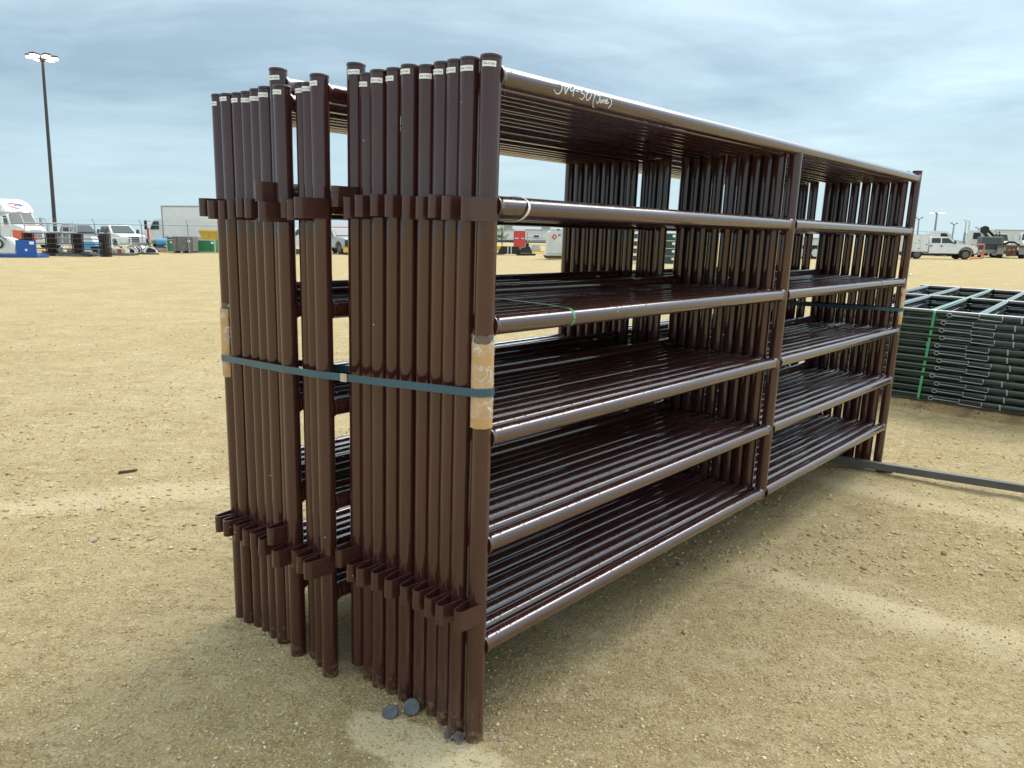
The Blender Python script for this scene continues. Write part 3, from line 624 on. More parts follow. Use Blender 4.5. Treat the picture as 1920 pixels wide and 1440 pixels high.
for k in range(n+1):
    for j in range(3):
        vs.append((.062*(k/n-.5)+random.uniform(-.003, .003), .020*(j-1)+random.uniform(-.006, .006), .006+.009*math.sin(k*1.3+j)+random.uniform(0, .004)))
t.add(vs, [(3*k+j, 3*k+3+j, 3*k+4+j, 3*k+1+j) for k in range(n) for j in range(2)]); q = t.build('torn_wrapping', mat('grey_paper', (.16, .14, .14), .7, var=.35, vscale=60)); q.location = p; q.rotation_euler = (0, 0, R(-32))
sm = q.modifiers.new('thick', 'SOLIDIFY'); sm.thickness = .0015; tag(q, 'torn scrap of grey wrapping at the foot of the front post', 'scrap')
# wood chip on the left, white litter far right
p = ground_hit(240, 886); m = MB().prism([(-.05, 0), (.046, .003), (.052, .012), (-.046, .016)], .008); q = m.build('wood_chip', mat('brown_wood', (.13, .085, .045), .9, var=.3), None, .002); q.location = p; q.rotation_euler = (0, 0, R(38)); tag(q, 'dark splinter of wood lying on the open dirt at the left', 'wood chip')
p = ground_hit(1702, 516); m = MB(); n = 8; vs = [(.16*(k/n-.5), .05*(j-1)+random.uniform(-.03, .03), .02+random.uniform(0, .05)) for k in range(n+1) for j in range(3)]
m.add(vs, [(3*k+j, 3*k+3+j, 3*k+4+j, 3*k+1+j) for k in range(n) for j in range(2)]); q = m.build('plastic_litter', WHITE); q.scale = (2.2, 2.2, 1); q.location = p; sm = q.modifiers.new('thick', 'SOLIDIFY'); sm.thickness = .003; tag(q, 'crumpled white plastic litter on the dirt beyond the bundle', 'litter')

# ------------------------------------------------------------------ the steel tube lying under the far end
A = ground_hit(1540, 872); B = ground_hit(1990, 948); d = (B-A); d.z = 0; d.normalize()
A2 = A-d*1.1; z0 = max(float(gz(A.x, A.y)), float(gz(B.x, B.y)), float(gz(A2.x, A2.y)))
ln = (B-A2).length+.6; ang = math.atan2(d.y, d.x); sl = math.atan2(float(gz(B.x, B.y))-float(gz(A2.x, A2.y)), ln)
t = thing('square_tube', 'long weathered grey square steel tube lying under the far end of the bundle', 'steel tube'); t.matrix_world = Matrix.Translation((A2.x, A2.y, float(gz(A2.x, A2.y))+.050))@Matrix.Rotation(ang, 4, 'Z')@Matrix.Rotation(-sl, 4, 'Y')
s_ = .042; m = MB(); o_, i_ = s_/2, s_/2-.005
sq = lambda h, x: [Vector((x, -h, -h)), Vector((x, h, -h)), Vector((x, h, h)), Vector((x, -h, h))]
m.add(sq(o_, 0)+sq(o_, ln)+sq(i_, 0)+sq(i_, ln), [(0, 1, 5, 4), (1, 2, 6, 5), (2, 3, 7, 6), (3, 0, 4, 7), (8, 12, 13, 9), (9, 13, 14, 10), (10, 14, 15, 11), (11, 15, 12, 8)]+[(k, 8+k, 8+(k+1) % 4, (k+1) % 4) for k in range(4)]+[(4+k, 4+(k+1) % 4, 12+(k+1) % 4, 12+k) for k in range(4)])
m.build('tube_wall', STEEL, t)
pb = ground_hit(1658, 884); m = MB().box((0, 0, .012), (.09, .05, .03)).box((.03, .01, .03), (.03, .045, .03)).cyl((-.04, -.03, .01), (-.02, .04, .018), .012, n=8); q = m.build('dark_stone', mat('dark_clod', (.05, .05, .055), .8, var=.3, vscale=30, bump=.4, bscale=50), None, .008); q.location = pb; tag(q, 'dark lump of rubble wedged beneath the long square tube', 'rubble')

# ------------------------------------------------------------------ the stack of green panels
def green_stack():
    # twelve-foot pipe panels lying flat, their end posts and latch pins towards us
    Z0 = .10; NL = 12; PT = .0635; TR = .0312; EP = 1.92; DP = 3.75
    dx = Vector((.785, -.62, 0)).normalized(); dy = Vector((-dx.y, dx.x, 0))
    Yd = 7.3
    for _ in range(20): p_ = at(1739, 579, Yd); Yd += ((p_.z-float(tilt(p_.x, p_.y)))-(Z0+NL*PT))*6
    p_ = at(1739, 579, Yd); a = Vector((p_.x, p_.y, 0)); z_g = float(tilt(a.x, a.y)); b_ = a+dx; sl = float(tilt(b_.x, b_.y))-z_g
    off = .759; o0 = a-dx*off; o0.z = z_g-off*sl
    ex = (dx+Vector((0, 0, sl))).normalized(); ez = ex.cross(dy).normalized()
    M0 = Matrix(((ex.x, dy.x, ez.x, o0.x), (ex.y, dy.y, ez.y, o0.y), (ex.z, dy.z, ez.z, o0.z), (0, 0, 0, 1)))
    post = MB().cyl((0, 0, 0), (EP, 0, 0), TR, n=20).mesh('end_post', GREENP); mid = MB().cyl((.05, 0, 0), (EP-.06, 0, 0), TR*.97, n=16).mesh('mid_post', GREENP)
    rail = MB().cyl((0, TR-.01, 0), (0, DP-TR+.01, 0), TR*.94, n=20).mesh('rail', GREENP)
    y_ = -TR-.005
    rod1 = MB().tube([(0, y_, 0), (.19, y_, -.003), (.192, y_, .015), (.186, y_+.012, .022)], .004, 6).mesh('latch_rod', GALV)
    rod2 = MB().tube([(.185, y_, -.014), (.345, y_, -.018), (.348, y_, .012), (.342, y_+.012, .020)], .004, 6).mesh('latch_rod', GALV)
    hook = MB().tube([(.470, y_+.008, .024), (.474, y_-.001, .004), (.476, y_, -.020)], .0055, 6).mesh('latch_hook', GALV)
    n = 16; ringm = MB().tube([Vector((-.018+.018*math.cos(6.2832*k/n), y_, .014*math.sin(6.2832*k/n))) for k in range(n)], .0035, 6, True).mesh('ring', GALV)
    for k in range(NL):
        lab = ('green pipe panel lying on top of the flat stack' if k == NL-1 else 'lowest green pipe panel of the flat stack, just above the ground' if k == 0 else 'green pipe panel lying flat, %s from the top of the green stack' % ORD[NL-1-k])
        t = thing('green_panel', lab, 'fence panel', group='green panels stacked flat', mw=M0@Matrix.Translation((random.uniform(-.012, .012), random.uniform(-.010, .010), Z0+TR+k*PT)))
        put(post, 'end_post', t); put(post, 'end_post', t, (0, DP, 0)); put(mid, 'mid_post', t, (0, DP/2, 0))
        for q in range(6): put(rail, 'rail', t, (.075+.342*q, 0, 0))
        x0 = .89+random.choice((-.012, 0, .008, .03)); dz = random.uniform(-.004, .004)
        o_ = put(rod1, 'latch_rod', t, (x0, 0, dz)); put(ringm, 'ring', o_); put(rod2, 'latch_rod', t, (x0, 0, dz)); put(hook, 'latch_hook', t, (x0, 0, dz))
    for y0_, lab in ((.55, 'grey timber bearer under the near part of the green stack'), (2.9, 'grey timber bearer under the back part of the green stack')):
        q = MB().box((EP/2, 0, Z0/2-.012), (EP+.05, .09, Z0+.02)).build('timber_bearer', WOODG, None, .006); q.matrix_world = M0@Matrix.Translation((0, y0_, 0)); tag(q, lab, 'timber', 'bearers under the green stack')
    top = Z0+(NL-1)*PT+2*TR
    for x_, lab, lean in ((.80, 'green plastic strap down the near side of the green stack', -.03), (1.75, 'green plastic strap round the right end of the green stack', 0)):
        t = thing('plastic_strap', lab, 'strap', group='green straps on the green stack', mw=M0)
        e_ = TR+.0006
        pts = [(x_+lean, -e_, Z0+.02), (x_, -e_, top-.025), (x_, -e_*.7, top-.008), (x_, 0, top+.001), (x_, DP, top+.001), (x_, DP+e_*.7, top-.008), (x_, DP+e_, top-.025), (x_, DP+e_, Z0+.02), (x_, DP, Z0-.004), (x_+lean, 0, Z0-.004)]
        MB().ribbon(pts, (1, 0, 0), .020, .0015, closed=True, nrm=-1).build('band', STRAPG, t)
        MB().box((x_+lean*.45, -e_-.002, Z0+(top-Z0)*.62), (.028, .005, .034)).build('seal', STRAPG, t, .001)
green_stack()

# ------------------------------------------------------------------ background: vehicles and yard goods
def wheel(par, x, y, r, w_, rim=WHITED, dual=False):
    t = MB(); t.cyl((x, y-w_/2, r), (x, y+w_/2, r), r, n=22, prof=[(0, r*.72), (.02, r*.93), (.14, r), (.86, r), (.98, r*.93), (1, r*.72)]); o = t.build('wheel', RUBBER, par)
    s_ = 1 if y > 0 else -1; m = MB(); m.cyl((x, y+s_*(w_/2-.09), r), (x, y+s_*(w_/2+.004), r), r*.62, n=20, prof=[(0, r*.3), (.35, r*.55), (1, r*.64)]); m.cyl((x, y+s_*(w_/2-.06), r), (x, y+s_*(w_/2+.03), r), r*.2, n=12); m.build('rim', rim, o); return o
def arch(cx_, r, z0, n=8): return [(cx_+r*math.cos(a), z0+r*math.sin(a)) for a in [math.pi-math.pi*k/n for k in range(n+1)]]
RIM = mat('dull_rim', (.16, .155, .145), .5, metal=.4)
def pickup(label, loc, rz, paint, group=None, service=False, beacon=False, grille_mt=None):
    t = thing('pickup_truck' if not service else 'service_truck', label, 'truck', loc, rz, group); W_ = .98
    fx_ = 1.95; wr = .43
    body = [(-1.2, .52), (1.36, .52)]+arch(fx_, .57, .44)[0:]+[(2.55, .50), (2.92, .55), (2.96, .95), (2.90, 1.13), (2.55, 1.24), (1.25, 1.36), (-1.2, 1.36)]
    MB().prism(body, lambda x, z: W_-(.10 if x > 2.8 else 0)-(.03 if z > 1.2 else 0)).build('body', paint, t, .035)
    hw = lambda x, z: W_-.06-(z-1.34)*.26
    gh = [(-1.18, 1.34), (-1.12, 1.90), (-1.0, 1.98), (.30, 1.98), (.48, 1.93), (1.28, 1.34)]
    MB().prism(gh, hw).build('cab', paint, t, .03)
    for sgn in (-1, 1):
        for xs in ((-1.02, -.98, -.24, -.24), (-.14, -.14, .42, .90)):
            z0, z1 = 1.42, 1.86; y0, y1 = sgn*(hw(0, z0)+.006), sgn*(hw(0, z1)+.006)
            P = [(xs[0], y0, z0), (xs[3], y0, z0), (xs[2], y1, z1), (xs[1], y1, z1)]; MB().plate(P if sgn < 0 else P[::-1], .006).build('side_window', GLASSP, t)
        m = MB().box((.86, sgn*1.16, 1.50), (.12, .20, .30)).cyl((.84, sgn*.9, 1.42), (.86, sgn*1.1, 1.44), .025, n=6); m.build('mirror', PLAST, t, .02)
        for x_ in (-.12, -1.0): MB().box((x_-.06, sgn*(W_+.012), 1.17), (.15, .03, .10)).build('door_handle', BLACK, t)
        MB().plate([(2.93, sgn*.62-.19, .86), (2.93, sgn*.62+.19, .86), (2.90, sgn*.62+.19, 1.12), (2.90, sgn*.62-.19, 1.12)], .03).build('headlight', mat('lamp_glass', (.55, .57, .58), .15), t)
        a_ = MB(); P = arch(fx_, .57, .44, 14); Q = arch(fx_, .66, .44, 14); a_.prism(P+Q[::-1], sgn*(W_+.03), sgn*(W_-.05)); a_.build('wheel_flare', PLAST if service else paint, t)
        wheel(t, fx_, sgn*.80, wr, .27, RIM); wheel(t, -2.15, sgn*.80, wr, .27, RIM)
    MB().plate([(1.24, -.78, 1.40), (1.24, .78, 1.40), (.52, .66, 1.90), (.52, -.66, 1.90)], .035).build('windshield', GLASSP, t)
    g_ = MB().plate([(2.955, -.40, .74), (2.955, .40, .74), (2.93, .40, 1.12), (2.93, -.40, 1.12)], .035).build('grille', grille_mt or CHROME, t)
    for z_ in (.80, .93, 1.06): MB().box((2.995, 0, z_), (.02, .72, .075)).build('grille_slot', BLACK, g_)
    MB().prism([(2.9, .42), (3.12, .42), (3.14, .68), (2.9, .70)], .97).build('bumper', CHROME if not service else mat('dented_grey', (.30, .31, .31), .5, var=.3), t, .03)
    if service:
        MB().prism([(-3.6, .62), (-1.32, .62), (-1.32, 2.15), (-3.6, 2.15)], 1.08).build('service_box', WHITED, t, .02)
        for x0, x1, z0, z1 in ((-3.5, -2.75, .7, 2.05), (-2.7, -2.05, .7, 1.35), (-2.7, -2.05, 1.42, 2.05), (-2.0, -1.4, .7, 2.05)):
            d_ = MB().box(((x0+x1)/2, -1.085, (z0+z1)/2), (x1-x0, .03, z1-z0)).build('locker_door', WHITE, t, .008); MB().box((x1-.1, -1.105, (z0+z1)/2-.1), (.09, .02, .09)).build('latch', BLACK, d_)
        MB().box((-1.0, 0, .40), (4.2, .8, .18)).build('chassis', BLACK, t)
        MB().tube([(-3.4, -.9, 2.17), (-3.4, -.9, 2.4), (-1.5, -.9, 2.4), (-1.5, -.9, 2.17)], .025, 6).build('roof_rack', GALV, t)
    else:
        MB().prism([(-1.28, .55), (-1.28, 1.36), (-3.1, 1.36), (-3.1, .55), (-2.72, .55)]+arch(-2.15, .57, .44)[::-1]+[(-1.58, .55)], W_).build('cargo_bed', paint, t, .03)
    if beacon:
        MB().box((0, 0, 2.02), (.25, 1.0, .07)).build('roof_light_bar', mat('pale_red_lens', (.55, .30, .28), .3), t, .02)
    return t
pickup('white pickup truck facing us behind the wire fence', gx(232, 58)+Vector((-.9, .9, 0)), R(-42), WHITE, 'pickups behind the fence', beacon=True)
pickup('dark grey pickup truck between the white lorry and the white pickup', gx(157, 59)+Vector((-.9, .9, 0)), R(-38), GREYP, 'pickups behind the fence', grille_mt=GREYP)
pickup('white crew cab service truck with box body and black wheel flares', gx(1762, 69), R(-6), WHITE, None, service=True)
pickup('silver pickup truck seen through the wide gap between the end posts', gx(634, 60), R(-50), mat('silver_paint', (.45, .47, .49), .3, coat=.4), None)

def tractor(label, loc, rz, paint=WHITE, sleeper=True, emblem=False, s=1.0, stacks=False, grille=CHROME):
    t = thing('semi_tractor', label, 'truck', loc, rz); t.scale = (s, s, s)
    hood = [(1.7, .55), (2.05, .55)]+arch(2.72, .62, .52)+[(3.40, .50), (3.78, .55), (3.80, 1.05), (3.66, 1.50), (3.2, 1.72), (1.7, 1.98)]
    MB().prism(hood, lambda x, z: 1.12-(.16 if x > 3.3 else 0)-(.20 if z > 1.4 else 0)).build('hood', paint, t, .06)
    MB().prism([(-.1, .7), (1.75, .7), (1.75, 1.95), (1.15, 2.85), (-.1, 2.9)], lambda x, z: 1.12-max(0, z-1.9)*.12).build('cab', paint, t, .05)
    MB().plate([(1.80, -.93, 2.02), (1.80, .93, 2.02), (1.24, .84, 2.80), (1.24, -.84, 2.80)], .03).build('windshield', GLASS, t)
    MB().plate([(1.83, -.015, 2.00), (1.83, .015, 2.00), (1.27, .015, 2.81), (1.27, -.015, 2.81)], .02).build('windshield_bar', paint, t)
    for sg in (-1, 1):
        P = [(.5, sg*1.125, 1.95), (1.45, sg*1.125, 1.95), (1.12, sg*1.05, 2.62), (.5, sg*1.05, 2.62)]; MB().plate(P if sg < 0 else P[::-1], .012).build('side_window', GLASS, t)
        MB().prism([(1.35, 1.75), (1.55, 1.75), (1.50, 2.55), (1.30, 2.55)], sg*1.62, sg*1.42).cyl((1.4, sg*1.05, 2.45), (1.42, sg*1.45, 2.45), .025, n=6).build('mirror', paint if sg < 0 else CHROME, t, .02)
        MB().plate([(3.77, sg*.78-.16, .98), (3.77, sg*.78+.16, .98), (3.70, sg*.78+.16, 1.30), (3.70, sg*.78-.16, 1.30)], .05).build('headlight', mat('lamp_glass', (.55, .57, .58), .15), t)
        wheel(t, 2.72, sg*.98, .52, .30, CHROME); wheel(t, -1.6, sg*.85, .52, .55, CHROME); wheel(t, -2.9, sg*.85, .52, .55, CHROME)
        if stacks:
            q = MB().tube([(-.35, sg*1.0, .9), (-.35, sg*1.0, 3.75), (-.42, sg*1.0, 3.95), (-.60, sg*1.0, 4.08)], .075, 12).build('exhaust_stack', CHROME, t); MB().cyl((-.35, sg*1.0, 1.5), (-.35, sg*1.0, 2.6), .12, n=12).build('heat_shield', GALV, q)
    gr = MB().plate([(3.83, -.42, .75), (3.83, .42, .75), (3.72, .40, 1.50), (3.72, -.40, 1.50)], .04).build('grille', grille, t)
    for k in range(5): MB().box((3.872-.02*k, 0, .85+.13*k), (.02, .74, .06)).build('grille_slot', BLACK, gr)
    MB().prism([(3.6, .35), (3.98, .38), (4.0, .70), (3.6, .72)], 1.16).build('bumper', WHITED, t, .05)
    MB().box((-1.2, 0, .72), (5.2, .9, .25)).build('chassis', BLACK, t)
    if sleeper:
        dome = [(1.22, 2.86), (1.06, 3.10), (.74, 3.46), (.30, 3.78), (-.3, 4.00), (-1.0, 4.08), (-2.2, 4.10), (-2.2, .75), (-.12, .75), (-.12, 2.86)]
        MB().prism(dome, lambda x, z: 1.22-max(0, z-3.4)*.28-(.12 if x > 1 else 0)).build('sleeper', paint, t, .08)
        for y_ in (-.85, -.16, 0, .16, .85): MB().box((1.16, y_, 3.00), (.10, .07, .06)).build('marker_light', AMBER, t)
        q = MB().box((-1.2, -1.235, 2.5), (.5, .02, .5)).build('side_window', GLASS, t, .01)
    if emblem:
        # red and blue swoosh round a small mark, on the brow of the dome
        A_ = Vector((1.06, 0, 3.10)); B_ = Vector((.30, 0, 3.78)); d_ = (B_-A_).normalized(); n_ = Vector((d_.z, 0, -d_.x))
        def P3(y, h): y, h = y*1.5, h*1.3; return A_+d_*(.50+h)+Vector((0, y, 0))+n_*(.075-abs(h)*.04)
        e_ = bpy.data.objects.new('emblem', None); COL.objects.link(e_); e_.parent = t
        def swoosh(pts, w_, mt):
            m = MB(); n = len(pts)
            vs = []
            for k, (y, h) in enumerate(pts): q_ = w_*math.sin(math.pi*(k+.35)/(n-.3)); vs += [P3(y, h-q_), P3(y, h+q_)]
            m.add(vs, [(2*k, 2*k+1, 2*k+3, 2*k+2) for k in range(n-1)]); o = m.build('emblem_stroke', mt, e_); o.modifiers.new('t', 'SOLIDIFY').thickness = .01
        swoosh([(-.42, .10), (-.30, .20), (-.08, .22), (.15, .17)], .05, mat('emblem_red', (.55, .05, .10), .4)); swoosh([(-.40, .08), (-.28, -.08), (-.08, -.20), (.10, -.22)], .05, mat('emblem_red', (.55, .05, .10), .4))
        swoosh([(.0, .16), (.20, .14), (.38, .02), (.45, -.18)], .045, mat('emblem_blue', (.03, .05, .25), .4)); swoosh([(-.12, -.02), (-.02, .06), (.08, -.02)], .05, mat('emblem_blue', (.03, .05, .25), .4)); swoosh([(.10, -.02), (.18, .05), (.26, -.04)], .05, mat('emblem_blue', (.03, .05, .25), .4))
    return t
tractor('white highway tractor with tall domed sleeper and red and blue emblem', gx(76, 65)+Vector((-2.9, 1.2, 0)), R(-34), emblem=True, s=1.02)
tractor('white day cab tractor with two tall exhaust stacks beyond the service truck', gx(1818, 84), R(-40), sleeper=False, stacks=True, s=.98)
tractor('pale yellow tractor cab beside the rusty trailer', gx(1870, 92), R(-112), PYELLOW, sleeper=False, s=.9, grille=BLACK)
tractor('white tractor cut off by the right edge of the view', gx(1930, 92), R(-118), WHITE, sleeper=False, s=.95)
tractor('white tractor hidden behind the service truck, its dark cab window showing', gx(1748, 86), R(-8), WHITE, sleeper=False, s=.95)

def box_truck():
    t = thing('box_truck', 'white box truck facing left behind the wire fence', 'truck', gx(366, 64), R(169))
    MB().prism([(-3.6, 1.05), (2.1, 1.05), (2.1, 3.62), (-3.6, 3.62)], 1.25).build('cargo_box', WHITE, t, .03)
    for a, b_ in (((-3.6, 3.62), (2.1, 3.62)), ((-3.6, 1.08), (2.1, 1.08))): MB().box(((a[0]+b_[0])/2, 1.255, a[1]-.04), (5.72, .04, .10)).build('edge_rail', GALV, t)
    for x_ in (-3.56, 2.06): MB().box((x_, 1.258, 2.33), (.09, .04, 2.45)).build('corner_post', GALV, t)
    for k in range(7): MB().box((-3.1+.8*k, 1.275, 1.13), (.22, .02, .05)).build('side_marker', BLACK, t)
    MB().box((-1.6, 0, 3.68), (.7, .5, .12)).build('roof_vent', GALV, t, .03)
    MB().prism([(2.25, .8), (3.55, .8), (3.55, 1.75), (3.10, 2.55), (2.25, 2.6)], lambda x, z: 1.05-max(0, z-1.7)*.1).build('cab', WHITE, t, .05)
    MB().prism([(3.4, .6), (3.55, .6)]+arch(4.15, .56, .50)+[(4.75, .6), (4.95, .65), (4.95, 1.15), (4.7, 1.42), (3.5, 1.72)], lambda x, z: 1.05-(.12 if z > 1.2 else 0)).build('hood', WHITE, t, .06)
    for sg in (-1, 1):
        P = [(2.6, sg*1.045, 1.72), (3.42, sg*1.045, 1.72), (3.08, sg*.98, 2.38), (2.6, sg*.98, 2.38)]; MB().plate(P if sg < 0 else P[::-1], .015).build('side_window', GLASSP, t)
        MB().box((3.5, sg*1.45, 2.05), (.14, .2, .75)).cyl((3.3, sg*1.0, 2.35), (3.48, sg*1.42, 2.35), .02, n=6).build('mirror', BLACK, t, .03)
        wheel(t, 4.15, sg*.92, .50, .28); wheel(t, -2.2, sg*.85, .50, .55)
    MB().plate([(3.60, -.85, 1.78), (3.60, .85, 1.78), (3.14, .78, 2.46), (3.14, -.78, 2.46)], .03).build('windshield', GLASSP, t)
    MB().box((-.4, 0, .82), (6.5, .9, .24)).build('chassis', BLACK, t)
    MB().box((5.0, 0, .55), (.18, 2.0, .28)).build('bumper', CHROME, t, .03)
    MB().box((2.4, 0, 2.75), (.3, 1.2, .22)).build('roof_marker', GALV, t, .04)
box_truck()
def van_trailer(label, loc, rz, L_=6.0, H_=2.7):
    t = thing('van_trailer', label, 'trailer', loc, rz)
    MB().box((0, 0, 1.1+H_/2), (L_, 2.5, H_)).build('cargo_box', mat('pale_blue_white', (.55, .60, .64), .5, var=.06), t, .03)
    for x_ in (-L_/2, L_/2):
        for y_ in (-1.26, 1.26): MB().box((x_, y_, 1.1+H_/2), (.10, .06, H_+.04)).build('corner_post', GALV, t)
    for y_ in (-1.26, 1.26): MB().box((0, y_, 1.1+H_-.03), (L_, .05, .10)).build('top_rail', GALV, t)
    for x_ in (-L_/2+.7, -L_/2+1.9):
        for y_ in (-.95, .95): wheel(t, x_, y_, .5, .5)
    MB().box((0, 0, 1.0), (L_*.96, 1.0, .22)).build('chassis', BLACK, t)
    MB().box((L_/2-1, 0, .5), (.15, 1.6, 1.0)).build('landing_gear', BLACK, t)
van_trailer('pale van trailer standing behind the rusty trailer at the right', gx(1880, 108), R(8), 4.6, 2.25)
van_trailer('white van trailer behind the yellow hopper', gx(452, 70), R(178), 7, 1.75)

# ---- chain-link fence with barbed-wire arms
def fence(pA, pB, n, label):
    d_ = pB-pA; L_ = d_.length; t = thing('chain_link_fence', label, 'fence', pA, math.atan2(d_.y, d_.x)); hh = 1.98
    pm = MB().cyl((0, 0, 0), (0, 0, hh), .035, n=8).tube([(0, 0, hh), (0, -.02, hh+.05), (.0, -.34, hh+.34)], .022, 6).mesh('fence_post', GALV)
    for k in range(n+1): put(pm, 'fence_post', t, (L_*k/n, 0, 0))
    MB().cyl((0, 0, hh-.03), (L_, 0, hh-.03), .024, n=6).build('top_rail', GALV, t)
    for k in range(3): a = .12+.10*k; MB().tube([(L_*q/40, -a, hh+.05+a*.86-.02*math.sin(math.pi*(q*n/40 % 1))) for q in range(41)], .005, 4).build('barbed_wire', GALV, t)
    m = MB(); s_ = .22
    for k in range(int(-hh/s_), int(L_/s_)+1):
        for sg in (1, -1):
            x0 = k*s_; x1 = x0+hh; a_, b2 = (max(0, x0), min(L_, x1))
            if b2 <= a_: continue
            za, zb = (a_-x0), (b2-x0)
            if sg < 0: za, zb = hh-za, hh-zb
            m.add([(a_, 0, za-.002), (b2, 0, zb-.002), (b2, 0, zb+.002), (a_, 0, za+.002)], [(0, 1, 2, 3)])
    o = m.build('chain_link_mesh', GALV, t); o['kind'] = 'stuff'
fence(gx(-90, 52), gx(930, 56), 12, 'chain link fence with barbed wire arms crossing the back of the yard')

# ---- light poles
LAMP = mat('lit_lamp', (1, .95, .85), .3, emit=(1, .84, .58), estr=3)
def light_pole(label, base, top, r, heads, lit, spread, mt, group='yard light poles'):
    t = thing('light_pole', label, 'light pole', base, group=group); d_ = top-base
    MB().cyl((0, 0, 0), d_, r*1.25, r*.8, n=12).build('pole', mt, t)
    MB().cyl(d_-Vector((0, 0, .12)), d_+Vector((0, 0, .18)), r*1.6, n=10).build('hub', mt, t)
    for k in range(heads):
        a = 2*math.pi*(k+.35)/heads if heads > 2 else math.pi*k+.2; e_ = Vector((math.cos(a), math.sin(a), 0)); p = d_+e_*spread+Vector((0, 0, .28 if heads > 2 else .5))
        q = MB().tube([d_, d_+e_*spread*.5+Vector((0, 0, .10)), p], r*.35, 6).build('arm', mt, t)
        tang = Vector((-e_.y, e_.x, 0)); rot = Matrix((e_, tang, Vector((0, 0, 1)))).transposed()
        h_ = MB().box(p, (.75 if heads > 2 else .5, .55, .18), rot).build('lamp_head', mt, t, .05)
        MB().box(p-Vector((0, 0, .13)), (.66 if heads > 2 else .42, .46, .20), rot).build('lamp_lens', LAMP if lit else GLASSP, h_, .03)
DARKP = mat('dark_pole', (.045, .043, .045), .5)
PALEP = mat('pale_pole', (.22, .24, .25), .5)
bp_ = gx(104, 68); light_pole('tall dark light pole with a ring of lit lamps at the left', bp_, at(79.5, 112, 68), .14, 6, True, .85, DARKP)
def pole_at(px, py, Y_, lab, heads, lit, pxb, r=.16): light_pole(lab, gx(pxb, Y_), at(px, py, Y_), r, heads, lit, 1.0 if heads == 2 else 1.6, PALEP)
pole_at(1757, 400, 240, 'distant light pole with bright lamps at the right', 6, True, 1751, .30)
pole_at(1723, 411, 230, 'distant unlit light pole just right of the bundle', 2, False, 1720, .22)
pole_at(1789, 421, 250, 'distant unlit light pole behind the exhaust stacks', 2, False, 1785, .22)
pole_at(1835, 429, 260, 'distant unlit light pole behind the black crane', 2, False, 1832, .22)

# ---- orange frame, crane truck, rusty trailer, right side
def tube_frame(label, name, cat, loc, rz, W_, H_, rails, mt, r=.05, legs=True, tiltx=0, vert=0):
    t = thing(name, label, cat, loc, rz); t.rotation_euler = (tiltx, 0, rz)
    for x_ in ([-W_/2, W_/2]+[-W_/2+W_*(k+1)/(vert+1) for k in range(vert)]): MB().cyl((x_, 0, 0), (x_, 0, H_), r, n=8).build('upright', mt, t)
    for z_ in rails: MB().cyl((-W_/2+r, 0, z_), (W_/2-r, 0, z_), r*.9, n=8).build('rail', mt, t)
    return t
tube_frame('orange tubular steel frame in front of the white day cab tractor', 'orange_gate', 'gate', gx(1836, 72), R(10), 1.35, 1.40, (.06, .42, .72, 1.34), ORANGE, .055)
def crane():
    t = thing('crane_truck', 'flatbed truck carrying a folded black knuckle boom crane', 'truck', gx(1851, 82), R(-112))
    MB().prism([(-2.5, .9), (1.2, .9), (1.2, 1.12), (-2.5, 1.12)], 1.2).build('flatbed', BLACK, t, .02)
    MB().prism([(1.3, .6), (2.9, .6), (2.95, 1.3), (2.4, 2.1), (1.3, 2.15)], 1.1).build('cab', mat('dark_blue_grey', (.06, .07, .085), .4), t, .06)
    MB().plate([(2.98, -.9, 1.35), (2.98, .9, 1.35), (2.46, .85, 2.02), (2.46, -.85, 2.02)], .02).build('windshield', GLASS, t)
    MB().box((3.0, 0, .62), (.25, 2.2, .4)).build('bumper', GALV, t, .04)
    c_ = MB().cyl((.9, 0, 1.1), (.9, 0, 2.0), .22, n=12).build('crane_column', BLACK, t)
    MB().tube([(.9, 0, 2.0), (.75, -.7, 2.9), (.7, -.4, 3.05), (.8, .5, 2.2)], .15, 8).build('boom', BLACK, t)
    MB().cyl((.6, -.45, 2.85), (.95, -.45, 2.85), .42, n=14).build('hose_reel', BLACK, t)
    MB().tube([(.95, .2, 2.0), (1.0, .9, 2.7), (1.05, 1.0, 1.6)], .09, 6).build('outrigger', BLACK, t)
    for x_ in (2.2, -1.6):
        for y_ in (-.9, .9): wheel(t, x_, y_, .48, .3)
crane()
def rusty_trailer():
    t = thing('flatbed_trailer', 'rusty brown flatbed trailer seen from its tail', 'trailer', gx(1899, 78), R(58))
    MB().prism([(-2.2, 1.10), (3, 1.10), (3, 1.30), (-2.2, 1.30)], 1.22).build('deck', RUST, t, .02)
    MB().box((-2.1, 0, .66), (.10, .85, .86)).build('tail_plate', RUST, t, .02)
    for y_ in (-.18, .18): MB().cyl((-2.17, y_, .86), (-2.14, y_, .86), .06, n=10).build('tail_light', mat('pale_lens', (.6, .45, .4), .3), t)
    MB().cyl((-2.2, 0, .56), (-2.1, 0, .56), .10, n=10).build('hitch', BLACK, t)
    for y_ in (-.92, .92):
        MB().box((-2.05, y_, .75), (.04, .55, .7)).build('mud_flap', mat('grey_rubber', (.25, .27, .28), .7), t)
        wheel(t, -1.4, y_, .48, .5); wheel(t, -.2, y_, .48, .5)
    MB().tube([(-1.2, -.6, 1.34), (-.8, -.2, 1.62), (-.5, .3, 1.60), (-.2, .7, 1.34)], .12, 8).build('coiled_hose', BLACK, t)
rusty_trailer()
